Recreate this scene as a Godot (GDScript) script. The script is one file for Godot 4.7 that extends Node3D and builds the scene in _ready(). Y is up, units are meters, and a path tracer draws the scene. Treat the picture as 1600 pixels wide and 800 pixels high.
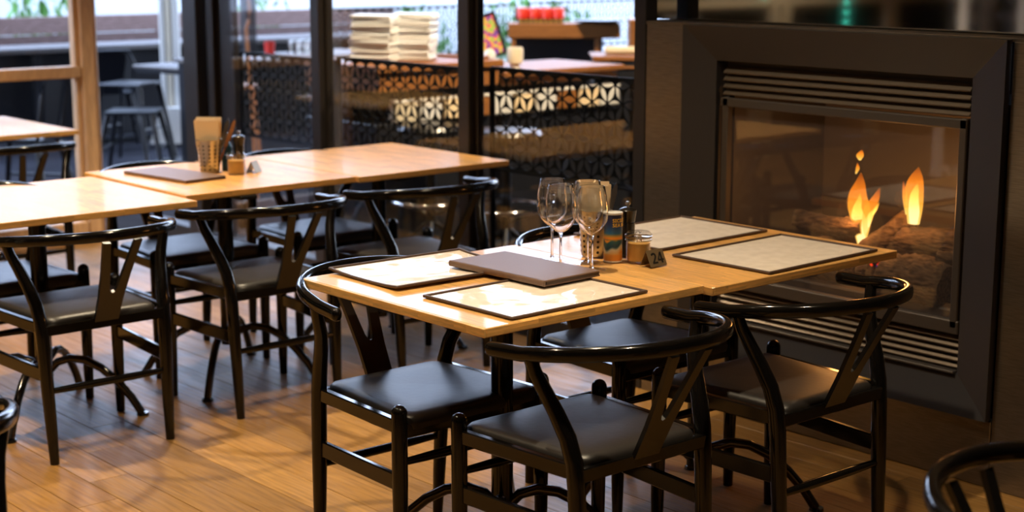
extends Node3D

# ---------------------------------------------------------------- mesh helper
class MB:
	var st := SurfaceTool.new()
	var sg := 1
	func _init() -> void:
		st.begin(Mesh.PRIMITIVE_TRIANGLES)
	func tri(a: Vector3, b: Vector3, c: Vector3, g: int = -1) -> void:
		# a, b, c counter-clockwise seen from outside
		st.set_smooth_group(g)
		st.add_vertex(a)
		st.set_smooth_group(g)
		st.add_vertex(c)
		st.set_smooth_group(g)
		st.add_vertex(b)
	func quad(a: Vector3, b: Vector3, c: Vector3, d: Vector3, g: int = -1) -> void:
		tri(a, b, c, g)
		tri(a, c, d, g)
	func out_poly(p: Array, mid: Vector3) -> void:
		var n: Vector3 = (p[1] - p[0]).cross(p[2] - p[0])
		var m := Vector3.ZERO
		for q: Vector3 in p:
			m += q / p.size()
		var flip := n.dot(m - mid) < 0.0
		for i in range(1, p.size() - 1):
			if flip:
				tri(p[0], p[i + 1], p[i])
			else:
				tri(p[0], p[i], p[i + 1])
	# box with chamfered edges
	func box(c: Vector3, size: Vector3, ch: float = 0.0, b: Basis = Basis.IDENTITY) -> MB:
		var h := size / 2.0
		if ch <= 0.0:
			var v := []
			for i in 8:
				v.append(c + b * Vector3(h.x * (1 if i & 1 else -1), h.y * (1 if i & 2 else -1), h.z * (1 if i & 4 else -1)))
			for f in [[0, 1, 3, 2], [4, 5, 7, 6], [0, 1, 5, 4], [2, 3, 7, 6], [0, 2, 6, 4], [1, 3, 7, 5]]:
				out_poly([v[f[0]], v[f[1]], v[f[2]], v[f[3]]], c)
			return self
		ch = minf(ch, minf(h.x, minf(h.y, h.z)) * 0.95)
		var w := []
		for k in 3:
			var row := []
			for i in 8:
				var q := Vector3(h.x if i & 1 else -h.x, h.y if i & 2 else -h.y, h.z if i & 4 else -h.z)
				for j in 3:
					if j != k:
						q[j] -= signf(q[j]) * ch
				row.append(c + b * q)
			w.append(row)
		for k in 3:
			var bit := 1 << k
			var o1 := 1 << ((k + 1) % 3)
			var o2 := 1 << ((k + 2) % 3)
			for s in [0, bit]:
				out_poly([w[k][s], w[k][s | o1], w[k][s | o1 | o2], w[k][s | o2]], c)
			# edges between faces k and k+1
			var k2 := (k + 1) % 3
			for s in 4:
				var e0 := (bit if s & 1 else 0) | (o1 if s & 2 else 0)
				out_poly([w[k][e0], w[k2][e0], w[k2][e0 | o2], w[k][e0 | o2]], c)
		for i in 8:
			out_poly([w[0][i], w[1][i], w[2][i]], c)
		return self
	# rings of equal length joined; ring points run counter-clockwise seen from the end of the loft
	func loft(rings: Array, caps := true, groups: Array = []) -> MB:
		var g := sg
		for i in rings.size() - 1:
			if groups.size() > i:
				g = sg + int(groups[i])
			var r0: Array = rings[i]
			var r1: Array = rings[i + 1]
			var n := r0.size()
			for j in n:
				var k := (j + 1) % n
				quad(r0[j], r0[k], r1[k], r1[j], g)
		sg += 40
		if caps:
			for e in 2:
				var r: Array = rings[0] if e == 0 else rings[rings.size() - 1]
				var m := Vector3.ZERO
				for q: Vector3 in r:
					m += q / r.size()
				for j in r.size():
					var k := (j + 1) % r.size()
					if e == 0:
						tri(m, r[k], r[j], sg)
					else:
						tri(m, r[j], r[k], sg)
				sg += 1
		return self
	# swept tube; rad one float or one per point, ry scales the radius along "up"
	func tube(pts: Array, rad: Variant, seg: int = 10, ry: float = 1.0, up: Vector3 = Vector3.UP, sq: float = 1.0, dome := false) -> MB:
		var rings := []
		var n := pts.size()
		for i in n:
			var t: Vector3 = (pts[mini(i + 1, n - 1)] - pts[maxi(i - 1, 0)]).normalized()
			var u := up
			if absf(t.dot(u)) > 0.98:
				u = Vector3.RIGHT if absf(t.x) < 0.9 else Vector3.BACK
			var s := u.cross(t).normalized()
			var v := t.cross(s).normalized()
			var r: float = rad[i] if rad is Array else rad
			var ring := []
			for j in seg:
				var a := TAU * j / seg
				var cx := cos(a)
				var sy := sin(a)
				ring.append(pts[i] + s * (signf(cx) * pow(absf(cx), sq)) * r + v * (signf(sy) * pow(absf(sy), sq)) * r * ry)
			rings.append(ring)
		if dome:
			for e in 2:
				var src: Array = rings[0] if e == 0 else rings[rings.size() - 1]
				var p: Vector3 = pts[0] if e == 0 else pts[n - 1]
				var q: Vector3 = pts[1] if e == 0 else pts[n - 2]
				var d := (p - q).normalized()
				var r: float = (rad[0] if e == 0 else rad[n - 1]) if rad is Array else rad
				for k in [0.35, 0.65, 0.87, 0.985]:
					var ring := []
					for w: Vector3 in src:
						ring.append(p + (w - p) * sqrt(1.0 - k * k) + d * r * k)
					if e == 0:
						rings.push_front(ring)
					else:
						rings.push_back(ring)
		return loft(rings)
	# surface of revolution about y; profile from bottom to top as (radius, height)
	func lathe(prof: Array, seg: int = 24, o: Vector3 = Vector3.ZERO, b: Basis = Basis.IDENTITY) -> MB:
		var rings := []
		var groups := []
		var g := 0
		for i in prof.size():
			var ring := []
			for j in seg:
				var a := -TAU * j / seg
				ring.append(o + b * Vector3(prof[i].x * cos(a), prof[i].y, prof[i].x * sin(a)))
			rings.append(ring)
			if i < prof.size() - 1:
				if i > 0:
					var d0: Vector2 = (prof[i] - prof[i - 1]).normalized()
					var d1: Vector2 = (prof[i + 1] - prof[i]).normalized()
					if d0.dot(d1) < 0.72:
						g += 1
				groups.append(g)
		return loft(rings, false, groups)
	# flat outline in x, y pulled along z from z0 to z1, placed by xf
	func prism(poly: PackedVector2Array, z0: float, z1: float, xf: Transform3D = Transform3D.IDENTITY) -> MB:
		var p := poly
		if Geometry2D.is_polygon_clockwise(p):
			p.reverse()
		# make sure it is counter-clockwise (x right, y up)
		var area := 0.0
		for i in p.size():
			area += p[i].cross(p[(i + 1) % p.size()])
		if area < 0.0:
			p.reverse()
		var idx := Geometry2D.triangulate_polygon(p)
		for i in range(0, idx.size(), 3):
			var a := p[idx[i]]
			var b := p[idx[i + 1]]
			var c := p[idx[i + 2]]
			if (b - a).cross(c - a) < 0.0:
				var t := b
				b = c
				c = t
			tri(xf * Vector3(a.x, a.y, z1), xf * Vector3(b.x, b.y, z1), xf * Vector3(c.x, c.y, z1))
			tri(xf * Vector3(a.x, a.y, z0), xf * Vector3(c.x, c.y, z0), xf * Vector3(b.x, b.y, z0))
		for i in p.size():
			var a := p[i]
			var b := p[(i + 1) % p.size()]
			quad(xf * Vector3(a.x, a.y, z0), xf * Vector3(b.x, b.y, z0), xf * Vector3(b.x, b.y, z1), xf * Vector3(a.x, a.y, z1))
		return self
	func done() -> ArrayMesh:
		st.generate_normals()
		return st.commit()

var rng := RandomNumberGenerator.new()
var used := {}
var M := {}

func numbered(n: String) -> String:
	if not used.has(n):
		used[n] = 0
		return n
	used[n] += 1
	return "%s_%03d" % [n, used[n]]

func obj(called: String, mesh: Variant, m: Material, parent: Node3D = null) -> MeshInstance3D:
	var o := MeshInstance3D.new()
	o.mesh = mesh.done() if mesh is MB else mesh
	o.material_override = m
	if parent == null or parent == self:
		o.name = numbered(called)
		add_child(o, true)
	else:
		var k := 0
		var nm := called
		while parent.has_node(nm):
			k += 1
			nm = "%s_%03d" % [called, k]
		o.name = nm
		parent.add_child(o, true)
	return o

func tag(o: Node, label: String, category: String, group := "") -> void:
	o.set_meta("label", label)
	o.set_meta("category", category)
	if group:
		o.set_meta("group", group)

func thing(called: String, label: String, category: String, at := Vector3.ZERO, turn := 0.0, group := "") -> Node3D:
	var o := Node3D.new()
	o.name = numbered(called)
	add_child(o, true)
	o.position = at
	o.rotation.y = turn
	tag(o, label, category, group)
	return o

func struct(called: String, mesh: Variant, m: Material, label := "") -> MeshInstance3D:
	var o := obj(called, mesh, m)
	o.set_meta("kind", "structure")
	if label:
		o.set_meta("label", label)
	return o

func dup(src: Node3D, called: String, at: Vector3, turn: float, label: String, group := "") -> Node3D:
	var r: Node3D = src.duplicate()
	r.name = numbered(called)
	add_child(r, true)
	r.position = at
	r.rotation.y = turn
	r.set_meta("label", label)
	if group:
		r.set_meta("group", group)
	return r

func mb() -> MB:
	return MB.new()

# ---------------------------------------------------------------- materials
func lin(r: float, g: float, b: float) -> Color:
	return Color(r, g, b).linear_to_srgb()

func mat(nm: String, c: Color, rough: float, metal := 0.0, spec := 0.5) -> StandardMaterial3D:
	var m := StandardMaterial3D.new()
	m.resource_name = nm
	m.albedo_color = c
	m.roughness = rough
	m.metallic = metal
	m.metallic_specular = spec
	M[nm] = m
	return m

func noise_tex(sd: int, freq: float, oct: int, ramp: Array, size := 512, normal := false, bump := 4.0) -> NoiseTexture2D:
	var t := NoiseTexture2D.new()
	var n := FastNoiseLite.new()
	n.seed = sd
	n.frequency = freq
	n.fractal_octaves = oct
	t.noise = n
	t.width = size
	t.height = size
	t.seamless = true
	if normal:
		t.as_normal_map = true
		t.bump_strength = bump
	elif ramp.size():
		var gr := Gradient.new()
		var offs := PackedFloat32Array()
		var cols := PackedColorArray()
		for i in ramp.size():
			offs.append(float(i) / (ramp.size() - 1))
			cols.append(ramp[i])
		gr.offsets = offs
		gr.colors = cols
		t.color_ramp = gr
	return t

func tri_map(m: StandardMaterial3D, sc: Vector3, world := true, off := Vector3.ZERO) -> void:
	m.uv1_triplanar = true
	m.uv1_world_triplanar = world
	m.uv1_scale = sc
	m.uv1_offset = off

func lamella_image(sd: int) -> ImageTexture:
	# light timber in narrow lamellas along x with fine grain streaks
	var w := 512
	var h := 512
	var n := FastNoiseLite.new()
	n.seed = sd
	n.frequency = 0.02
	n.fractal_octaves = 4
	var r := RandomNumberGenerator.new()
	r.seed = sd
	var data := PackedByteArray()
	data.resize(w * h * 3)
	var rows := 16
	var tone := []
	var shift := []
	for i in rows:
		var a := []
		for k in 4:
			a.append(r.randf_range(-1.0, 1.0))
		tone.append(a)
		shift.append(r.randi_range(0, w))
	for y in h:
		var row: int = y * rows / h
		for x in w:
			var seg: int = ((x + shift[row]) % w) * 4 / w
			var g := n.get_noise_2d(x * 0.35 + row * 700.0 + seg * 311.0, y * 6.0)
			var g2 := n.get_noise_2d(x * 1.5 + row * 50.0, y * 22.0 + 4000.0)
			var v: float = 1.0 + 0.06 * tone[row][seg] + 0.16 * g + 0.08 * g2
			var k := (y * w + x) * 3
			data[k] = clampi(int(219.0 * v), 0, 255)
			data[k + 1] = clampi(int(170.0 * v * (1.0 - 0.03 * g)), 0, 255)
			data[k + 2] = clampi(int(102.0 * v * (1.0 - 0.1 * g)), 0, 255)
	return ImageTexture.create_from_image(Image.create_from_data(w, h, false, Image.FORMAT_RGB8, data))

func make_materials() -> void:
	var m: StandardMaterial3D
	m = mat("black_lacquer", lin(0.0042, 0.0036, 0.0032), 0.13, 0.0, 0.45)
	m = mat("black_satin", lin(0.006, 0.005, 0.0045), 0.33)
	m = mat("black_leather", lin(0.017, 0.0145, 0.0135), 0.40)
	m.normal_enabled = true
	m.normal_texture = noise_tex(5, 0.05, 3, [], 256, true, 2.0)
	m.normal_scale = 0.07
	tri_map(m, Vector3(3, 3, 3), false)
	m = mat("chrome", lin(0.62, 0.62, 0.64), 0.12, 1.0)
	m = mat("dark_chrome", lin(0.10, 0.09, 0.085), 0.16, 0.9)
	m = mat("steel", lin(0.5, 0.48, 0.45), 0.28, 1.0)
	m = mat("steel_dark_hole", lin(0.02, 0.018, 0.015), 0.6)
	# timber table tops
	var lam := lamella_image(11)
	for i in 6:
		m = mat("table_top_%d" % i, [Color(0.92, 0.90, 0.88), Color(0.97, 0.93, 0.88), Color(1.0, 0.97, 0.93), Color(1, 0.98, 0.96), Color(0.98, 0.95, 0.92), Color(1, 1, 1)][i], 0.42, 0.0, 0.36)
		m.albedo_texture = lam
		tri_map(m, Vector3(1.35, 1.35, 1.35), true, Vector3(0.37 * i, 0.13 * i, 0.29 * i))
		m.clearcoat_enabled = true
		m.clearcoat = 0.26
		m.clearcoat_roughness = 0.07
		m.heightmap_enabled = false
	# floor boards
	var grain := noise_tex(21, 0.02, 5, [Color(0.74, 0.72, 0.70), Color(0.9, 0.89, 0.88), Color(1, 1, 1)], 512)
	var rough := noise_tex(22, 0.012, 4, [Color(0.38, 0.38, 0.38), Color(0.5, 0.5, 0.5), Color(0.62, 0.62, 0.62)], 512)
	var tones := [Color(0.68, 0.505, 0.265), Color(0.635, 0.465, 0.238), Color(0.71, 0.535, 0.29), Color(0.655, 0.485, 0.25), Color(0.595, 0.44, 0.225), Color(0.695, 0.52, 0.275)]
	for i in tones.size():
		m = mat("floor_board_%d" % i, tones[i], 0.85)
		m.albedo_texture = grain
		m.roughness_texture = rough
		m.roughness_texture_channel = BaseMaterial3D.TEXTURE_CHANNEL_RED
		tri_map(m, Vector3(0.4, 7.0, 7.0), true, Vector3(0.21 * i, 0.1, 0.17 * i))
	mat("floor_gap", lin(0.02, 0.012, 0.006), 0.8)
	# fireplace metals
	var brush := noise_tex(31, 0.03, 3, [Color(0.30, 0.30, 0.30), Color(0.42, 0.42, 0.42)], 512)
	m = mat("brushed_steel", lin(0.34, 0.305, 0.265), 1.0, 0.92)
	m.roughness_texture = brush
	m.roughness_texture_channel = BaseMaterial3D.TEXTURE_CHANNEL_RED
	m.albedo_texture = noise_tex(33, 0.05, 3, [Color(0.82, 0.82, 0.82), Color(1, 1, 1)], 512)
	tri_map(m, Vector3(0.5, 9, 0.5), true)
	m = mat("surround_black", lin(0.042, 0.040, 0.043), 0.42, 0.35)
	m = mat("bronze_slat", lin(0.20, 0.16, 0.125), 0.38, 0.7)
	m = mat("door_metal", lin(0.085, 0.074, 0.068), 0.42, 0.5)
	m = mat("firebox_black", lin(0.020, 0.016, 0.015), 0.55)
	m = mat("firebox_liner", lin(0.13, 0.118, 0.125), 0.5, 0.2)
	m = mat("mirror_glass", lin(0.42, 0.42, 0.43), 0.05, 1.0)
	m = mat("post_metal", lin(0.035, 0.033, 0.034), 0.4, 0.4)
	m = mat("mullion_dark", lin(0.022, 0.018, 0.016), 0.4, 0.3)
	m = mat("screen_black", lin(0.004, 0.004, 0.004), 0.6, 0.0, 0.22)
	m = mat("pane_glass", Color(1, 1, 1, 0.0), 0.0)
	m.transparency = BaseMaterial3D.TRANSPARENCY_ALPHA
	m = mat("sooty_glass", Color(0.55, 0.5, 0.5, 0.07), 0.02)
	m.transparency = BaseMaterial3D.TRANSPARENCY_ALPHA
	m = mat("thin_glass", Color(1, 1, 1, 0.0), 0.0)
	m.transparency = BaseMaterial3D.TRANSPARENCY_ALPHA
	m = mat("clear_plastic", Color(1, 1, 1, 0.0), 0.11, 0.0, 0.29)
	m.transparency = BaseMaterial3D.TRANSPARENCY_ALPHA
	m = mat("wine_glass_material", Color(1, 1, 1, 0.0), 0.0)
	m.refraction_enabled = true
	m.refraction_scale = 0.05
	m.transparency = BaseMaterial3D.TRANSPARENCY_ALPHA
	# timber trims
	m = mat("window_timber", Color(0.84, 0.68, 0.52), 0.5)
	m.albedo_texture = noise_tex(41, 0.02, 4, [Color(0.84, 0.83, 0.82), Color(1, 1, 1)], 512)
	tri_map(m, Vector3(6, 0.6, 6), true)
	m = mat("warm_timber", Color(0.66, 0.43, 0.22), 0.5)
	m.albedo_texture = noise_tex(42, 0.02, 4, [Color(0.7, 0.68, 0.66), Color(1, 1, 1)], 512)
	tri_map(m, Vector3(1.0, 6, 6), true)
	for i in 3:
		m = mat("grey_timber_%d" % i, [Color(0.64, 0.52, 0.50), Color(0.58, 0.47, 0.455), Color(0.68, 0.56, 0.535)][i], 0.7)
		m.albedo_texture = M["warm_timber"].albedo_texture
		tri_map(m, Vector3(6, 6, 0.8), true, Vector3(0, 0.1, 0.3 * i))
	# rooms
	mat("interior_wall", lin(0.22, 0.195, 0.17), 0.8)
	mat("dark_wall", lin(0.012, 0.015, 0.02), 0.5)
	mat("ceiling_paint", lin(0.38, 0.355, 0.32), 0.9)
	m = mat("terrace_concrete", Color(0.19, 0.19, 0.215), 0.95, 0.0, 0.2)
	m.albedo_texture = noise_tex(51, 0.01, 5, [Color(0.7, 0.7, 0.7), Color(1, 1, 1)], 512)
	tri_map(m, Vector3(0.4, 0.4, 0.4), true)
	mat("white_render", lin(0.80, 0.82, 0.84), 0.8)
	mat("white_paint", lin(0.72, 0.70, 0.66), 0.5)
	mat("cream_paint", lin(0.66, 0.58, 0.44), 0.6)
	mat("outdoor_black", lin(0.012, 0.013, 0.018), 0.35)
	mat("outdoor_metal", lin(0.012, 0.013, 0.018), 0.28, 0.3)
	mat("pale_table", lin(0.15, 0.135, 0.13), 0.6)
	mat("bush_green", lin(0.12, 0.30, 0.06), 0.7)
	mat("stem_green", lin(0.25, 0.42, 0.16), 0.7)
	mat("red_plastic", lin(0.62, 0.03, 0.02), 0.35)
	mat("yellow_plastic", lin(0.55, 0.36, 0.03), 0.5)
	# small things
	m = mat("menu_leather", lin(0.17, 0.10, 0.07), 0.5)
	m.normal_enabled = true
	m.normal_texture = M["black_leather"].normal_texture
	m.normal_scale = 0.2
	tri_map(m, Vector3(9, 9, 9), false)
	mat("binding_brown", lin(0.075, 0.042, 0.028), 0.5)
	m = mat("mat_paper", Color(0.90, 0.85, 0.79), 0.7)
	m.albedo_texture = noise_tex(61, 0.02, 3, [Color(0.93, 0.92, 0.91), Color(1, 1, 1)], 256)
	tri_map(m, Vector3(4, 4, 4), true)
	mat("kraft_paper", lin(0.86, 0.67, 0.43), 0.8)
	mat("white_plate", lin(0.74, 0.73, 0.72), 0.3)
	mat("pepper_black", lin(0.012, 0.010, 0.009), 0.2)
	mat("mustard", lin(0.50, 0.27, 0.055), 0.6)
	mat("brass", lin(0.42, 0.30, 0.12), 0.3, 1.0)
	mat("sign_metal", lin(0.27, 0.20, 0.115), 0.4, 0.5)
	mat("ink_black", lin(0.008, 0.008, 0.008), 0.5)
	mat("ink_yellow", lin(0.80, 0.52, 0.05), 0.5)
	mat("teal_cap", lin(0.012, 0.06, 0.10), 0.35)
	# fire
	m = mat("log_bark", lin(0.16, 0.105, 0.06), 0.95)
	m.albedo_texture = noise_tex(71, 0.03, 4, [Color(0.25, 0.22, 0.2), Color(0.7, 0.66, 0.6), Color(1, 1, 1)], 256)
	tri_map(m, Vector3(2.5, 9, 9), false)
	m.heightmap_enabled = true
	m.heightmap_texture = m.albedo_texture
	m.heightmap_scale = 0.9
	m = mat("ember_glow", lin(0.2, 0.03, 0.01), 0.9)
	m.emission_enabled = true
	m.emission = Color(1.0, 0.20, 0.06)
	m.emission_energy_multiplier = 1.1
	m = mat("ember_blue", lin(0.02, 0.02, 0.1), 0.9)
	m.emission_enabled = true
	m.emission = Color(0.40, 0.16, 0.75)
	m.emission_energy_multiplier = 0.6
	mat("flame_core", Color(1, 1, 1), 1.0)
	m = mat("lamp_glow", Color(1, 0.9, 0.75), 1.0)
	m.emission_enabled = true
	m.emission = Color(1.0, 0.90, 0.74)
	m.emission_energy_multiplier = 30.0
	m = mat("fairy_glow", Color(0.4, 0.9, 0.8), 1.0)
	m.emission_enabled = true
	m.emission = Color(0.35, 1.0, 0.85)
	m.emission_energy_multiplier = 5.0

# ---------------------------------------------------------------- furniture
func pf(a: float, y: float, f: float) -> Vector3:
	return Vector3(a, y, -f)

func bar(b: MB, p: Vector3, q: Vector3, w: float, h: float, ch := 0.003) -> void:
	# a straight bar of width w (level) and height h from p to q
	var z := (q - p).normalized()
	var x := Vector3.UP.cross(z).normalized()
	var y := z.cross(x)
	b.box((p + q) / 2.0, Vector3(w, h, p.distance_to(q)), ch, Basis(x, y, z))

func make_chair(called: String, label: String) -> Node3D:
	var t := thing(called, label, "chair", Vector3.ZERO, 0.0, "black bentwood-backed dining chairs")
	var L: Material = M["black_lacquer"]
	# seat pad
	var out := []
	var corner := [Vector2(-0.186, -0.205), Vector2(0.186, -0.205), Vector2(0.217, 0.205), Vector2(-0.217, 0.205)]
	for k in 4:
		var c: Vector2 = corner[k]
		var p: Vector2 = corner[(k + 3) % 4]
		var n: Vector2 = corner[(k + 1) % 4]
		var r := 0.035
		var a := c + (p - c).normalized() * r
		var e := c + (n - c).normalized() * r
		for i in 5:
			var u := i / 4.0
			out.append(a.lerp(c, u).lerp(c.lerp(e, u), u))
		for i in 5:
			out.append(e.lerp(n + (c - n).normalized() * r, (i + 1) / 6.0))
	var rings := []
	for lv in [[1.0, 0.428], [1.012, 0.440], [1.0, 0.454], [0.965, 0.4625], [0.88, 0.467], [0.62, 0.470], [0.3, 0.4715], [0.02, 0.472]]:
		var ring := []
		for q: Vector2 in out:
			ring.append(pf(q.x * lv[0], lv[1] - 0.006 * (1.0 - lv[0]), q.y * lv[0]))
		rings.append(ring)
	obj("seat", mb().loft(rings), M["black_leather"], t)
	# hooped back rail
	var pts := []
	for i in 4:
		pts.append(pf(-0.290 + 0.003 * i, 0.700 + 0.001 * i, 0.004 - 0.0235 * i))
	for i in 25:
		var a := PI * i / 24.0
		pts.append(pf(-0.278 * cos(a), 0.704 + 0.031 * pow(sin(a), 0.8), -0.09 - 0.272 * sin(a)))
	for i in 4:
		pts.append(pf(0.281 + 0.003 * i, 0.703 - 0.001 * i, -0.0665 + 0.0235 * i))
	obj("back_rail", mb().tube(pts, 0.0145, 14, 1.22, Vector3.UP, 0.8, true), L, t)
	for s in [-1.0, 1.0]:
		obj("front_leg", mb().tube([pf(s * 0.236, 0.0, 0.19), pf(s * 0.236, 0.12, 0.19), pf(s * 0.236, 0.30, 0.19), pf(s * 0.236, 0.475, 0.19)], [0.0145, 0.018, 0.0205, 0.0205], 14, 1.0, Vector3.FORWARD, 1.0, true), L, t)
		var rp := []
		var rr := []
		var key := [[0.204, 0.0, -0.222, 0.0145], [0.206, 0.13, -0.215, 0.0185], [0.209, 0.28, -0.207, 0.021], [0.211, 0.40, -0.201, 0.0215], [0.213, 0.46, -0.195, 0.0215], [0.219, 0.515, -0.180, 0.021], [0.231, 0.57, -0.155, 0.0195], [0.246, 0.62, -0.132, 0.018], [0.264, 0.665, -0.118, 0.0165], [0.274, 0.698, -0.112, 0.0155]]
		for k in key:
			rp.append(pf(s * k[0], k[1], k[2]))
			rr.append(k[3])
		obj("rear_leg", mb().tube(rp, rr, 14, 1.0, Vector3.FORWARD), L, t)
		var b := mb()
		bar(b, pf(s * 0.211, 0.437, -0.20), pf(s * 0.234, 0.437, 0.19), 0.021, 0.036)
		obj("seat_rail", b, L, t)
		b = mb()
		bar(b, pf(s * 0.208, 0.285, -0.207), pf(s * 0.235, 0.292, 0.19), 0.016, 0.044)
		obj("side_stretcher", b, L, t)
	var b2 := mb()
	bar(b2, pf(-0.234, 0.425, 0.19), pf(0.234, 0.425, 0.19), 0.022, 0.036)
	obj("seat_rail", b2, L, t)
	b2 = mb()
	bar(b2, pf(-0.21, 0.430, -0.203), pf(0.21, 0.430, -0.203), 0.026, 0.034)
	obj("seat_rail", b2, L, t)
	obj("round_stretcher", mb().tube([pf(-0.236, 0.345, 0.19), pf(-0.1, 0.345, 0.19), pf(0.1, 0.345, 0.19), pf(0.236, 0.345, 0.19)], [0.009, 0.0125, 0.0125, 0.009], 10), L, t)
	obj("round_stretcher", mb().tube([pf(-0.206, 0.235, -0.21), pf(-0.09, 0.235, -0.21), pf(0.09, 0.235, -0.21), pf(0.206, 0.235, -0.21)], [0.009, 0.0125, 0.0125, 0.009], 10), L, t)
	# Y-shaped splat
	var poly := PackedVector2Array([Vector2(-0.041, 0.0), Vector2(0.041, 0.0), Vector2(0.043, 0.10), Vector2(0.052, 0.20), Vector2(0.0665, 0.313), Vector2(0.041, 0.313), Vector2(0.026, 0.22), Vector2(0.0125, 0.135), Vector2(0.007, 0.120), Vector2(0.0, 0.116), Vector2(-0.007, 0.120), Vector2(-0.0125, 0.135), Vector2(-0.026, 0.22), Vector2(-0.041, 0.313), Vector2(-0.0665, 0.313), Vector2(-0.052, 0.20), Vector2(-0.043, 0.10)])
	var foot := pf(0, 0.432, -0.208)
	var top := pf(0, 0.722, -0.353)
	var yv := (top - foot).normalized()
	var zv := Vector3.RIGHT.cross(yv)
	obj("splat", mb().prism(poly, -0.006, 0.006, Transform3D(Basis(Vector3.RIGHT, yv, zv), foot)), M["black_satin"], t)
	return t

func make_table(called: String, label: String, x0: float, x1: float, z0: float, z1: float, px: float, pz: float, topm: int, group: String, d := 0.235, y := 0.74, skew := 0.0) -> Node3D:
	var c := Vector3((x0 + x1) / 2.0, 0, (z0 + z1) / 2.0)
	var t := thing(called, label, "table", c, 0.0, group)
	var o := Vector3(px, 0, pz) - c
	var rot := Basis(Vector3.UP, skew)
	var tt := obj("tabletop", mb().box(Vector3(0, y - 0.0115, 0), Vector3(x1 - x0, 0.023, z1 - z0), 0.002, rot), M["table_top_%d" % topm], t)
	# lipping along the two ends where the boards meet an edge strip
	for s in [-1.0, 1.0]:
		obj("edge_lipping", mb().box(rot * Vector3(0, y - 0.0117, s * ((z1 - z0) / 2.0 + 0.0035)), Vector3(x1 - x0, 0.0226, 0.007), 0.0018, rot), M["table_top_%d" % ((topm + 2) % 6)], tt)
	obj("mounting_plate", mb().box(o + Vector3(0, y - 0.031, 0), Vector3(0.36, 0.014, 0.07), 0.003).box(o + Vector3(0, y - 0.031, 0), Vector3(0.07, 0.0138, 0.36), 0.003), M["black_satin"], t)
	obj("column", mb().lathe([Vector2(0.0, 0.13), Vector2(0.029, 0.13), Vector2(0.029, y - 0.05), Vector2(0.045, y - 0.045), Vector2(0.045, y - 0.036), Vector2(0.0, y - 0.036)], 20, o), M["black_lacquer"], t)
	for sx in [-1.0, 1.0]:
		for sz in [-1.0, 1.0]:
			var pts := []
			var dir := Vector3(sx, 0, sz) * d
			for k in [[0.04, 0.150], [0.14, 0.185], [0.28, 0.200], [0.44, 0.193], [0.60, 0.165], [0.76, 0.118], [0.90, 0.062], [1.0, 0.008]]:
				pts.append(o + dir * k[0] + Vector3(0, k[1], 0))
			var lg := obj("foot", mb().tube(pts, 0.0145, 10), M["dark_chrome"], t)
			obj("glide", mb().lathe([Vector2(0.0, 0.0), Vector2(0.022, 0.0), Vector2(0.020, 0.009), Vector2(0.0, 0.009)], 14, o + dir * 1.01), M["dark_chrome"], lg)
	return t

func make_mat(called: String, label: String, at: Vector3, sx: float, sz: float, yaw: float, sd: int, lift: float) -> Node3D:
	var t := thing(called, label, "menu", at, yaw, "menu sheets on the front table")
	var n := FastNoiseLite.new()
	n.seed = sd
	n.frequency = 9.0
	n.fractal_octaves = 2
	var N := 36
	var hgt := func(u: float, v: float) -> float:
		var e := minf(minf(u, 1.0 - u), minf(v, 1.0 - v))
		return n.get_noise_2d(u * sx * 1.0, v * sz * 1.0) * 0.0022 * minf(1.0, e * 8.0) + lift * pow(absf(u - 0.5) * 2.0, 3.0)
	for layer in 2:
		var b := mb()
		var y0 := 0.0035 if layer == 0 else 0.0052
		var g := []
		for i in N + 1:
			var row := []
			for j in N + 1:
				var u := float(i) / N
				var v := float(j) / N
				row.append(Vector3((u - 0.5) * sx, y0 + (hgt.call(u, v) if layer == 1 else lift * pow(absf(u - 0.5) * 2.0, 3.0)), (v - 0.5) * sz))
			g.append(row)
		for i in N:
			for j in N:
				b.quad(g[i][j], g[i][j + 1], g[i + 1][j + 1], g[i + 1][j], 1)
		var o := obj("paper" if layer == 0 else "plastic_cover", b, M["mat_paper"] if layer == 0 else M["clear_plastic"], t)
		if layer == 1:
			o.set_meta("label", "glossy clear plastic cover")
	for k in 4:
		var pts := []
		for i in 13:
			var s := i / 12.0
			var u := s if k < 2 else float(k - 2)
			var v := float(k) if k < 2 else s
			pts.append(Vector3((u - 0.5) * sx, 0.0048 + lift * pow(absf(u - 0.5) * 2.0, 3.0), (v - 0.5) * sz))
		obj("binding", mb().tube(pts, 0.0048, 8, 0.8, Vector3.UP, 0.7, true), M["binding_brown"], t)
	return t

func make_menu(called: String, label: String, at: Vector3, sx: float, sz: float, h: float, yaw: float) -> Node3D:
	var t := thing(called, label, "menu", at, yaw)
	obj("cover", mb().box(Vector3(0, h - 0.002, 0), Vector3(sx, 0.004, sz), 0.0018), M["menu_leather"], t)
	obj("cover", mb().box(Vector3(0, 0.002, 0), Vector3(sx, 0.004, sz), 0.0018), M["menu_leather"], t)
	var pts := []
	for i in 7:
		var a := -PI / 2 + PI * i / 6.0
		pts.append(Vector2(cos(a) * 0.004, h / 2.0 + sin(a) * (h / 2.0)))
	pts.append(Vector2(-0.003, h))
	pts.append(Vector2(-0.003, 0.0))
	obj("spine", mb().prism(PackedVector2Array(pts), -sx / 2.0, sx / 2.0, Transform3D(Basis(Vector3(0, 0, 1), Vector3.UP, Vector3(-1, 0, 0)), Vector3(0, 0, sz / 2.0 - 0.001))), M["menu_leather"], t)
	for k in 3:
		obj("page", mb().box(Vector3(0.002, 0.004 + (h - 0.008) * (k + 0.5) / 3.0, -0.003), Vector3(sx - 0.008, (h - 0.008) / 3.0 - 0.0007, sz - 0.012)), M["binding_brown"], t)
	return t

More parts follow.
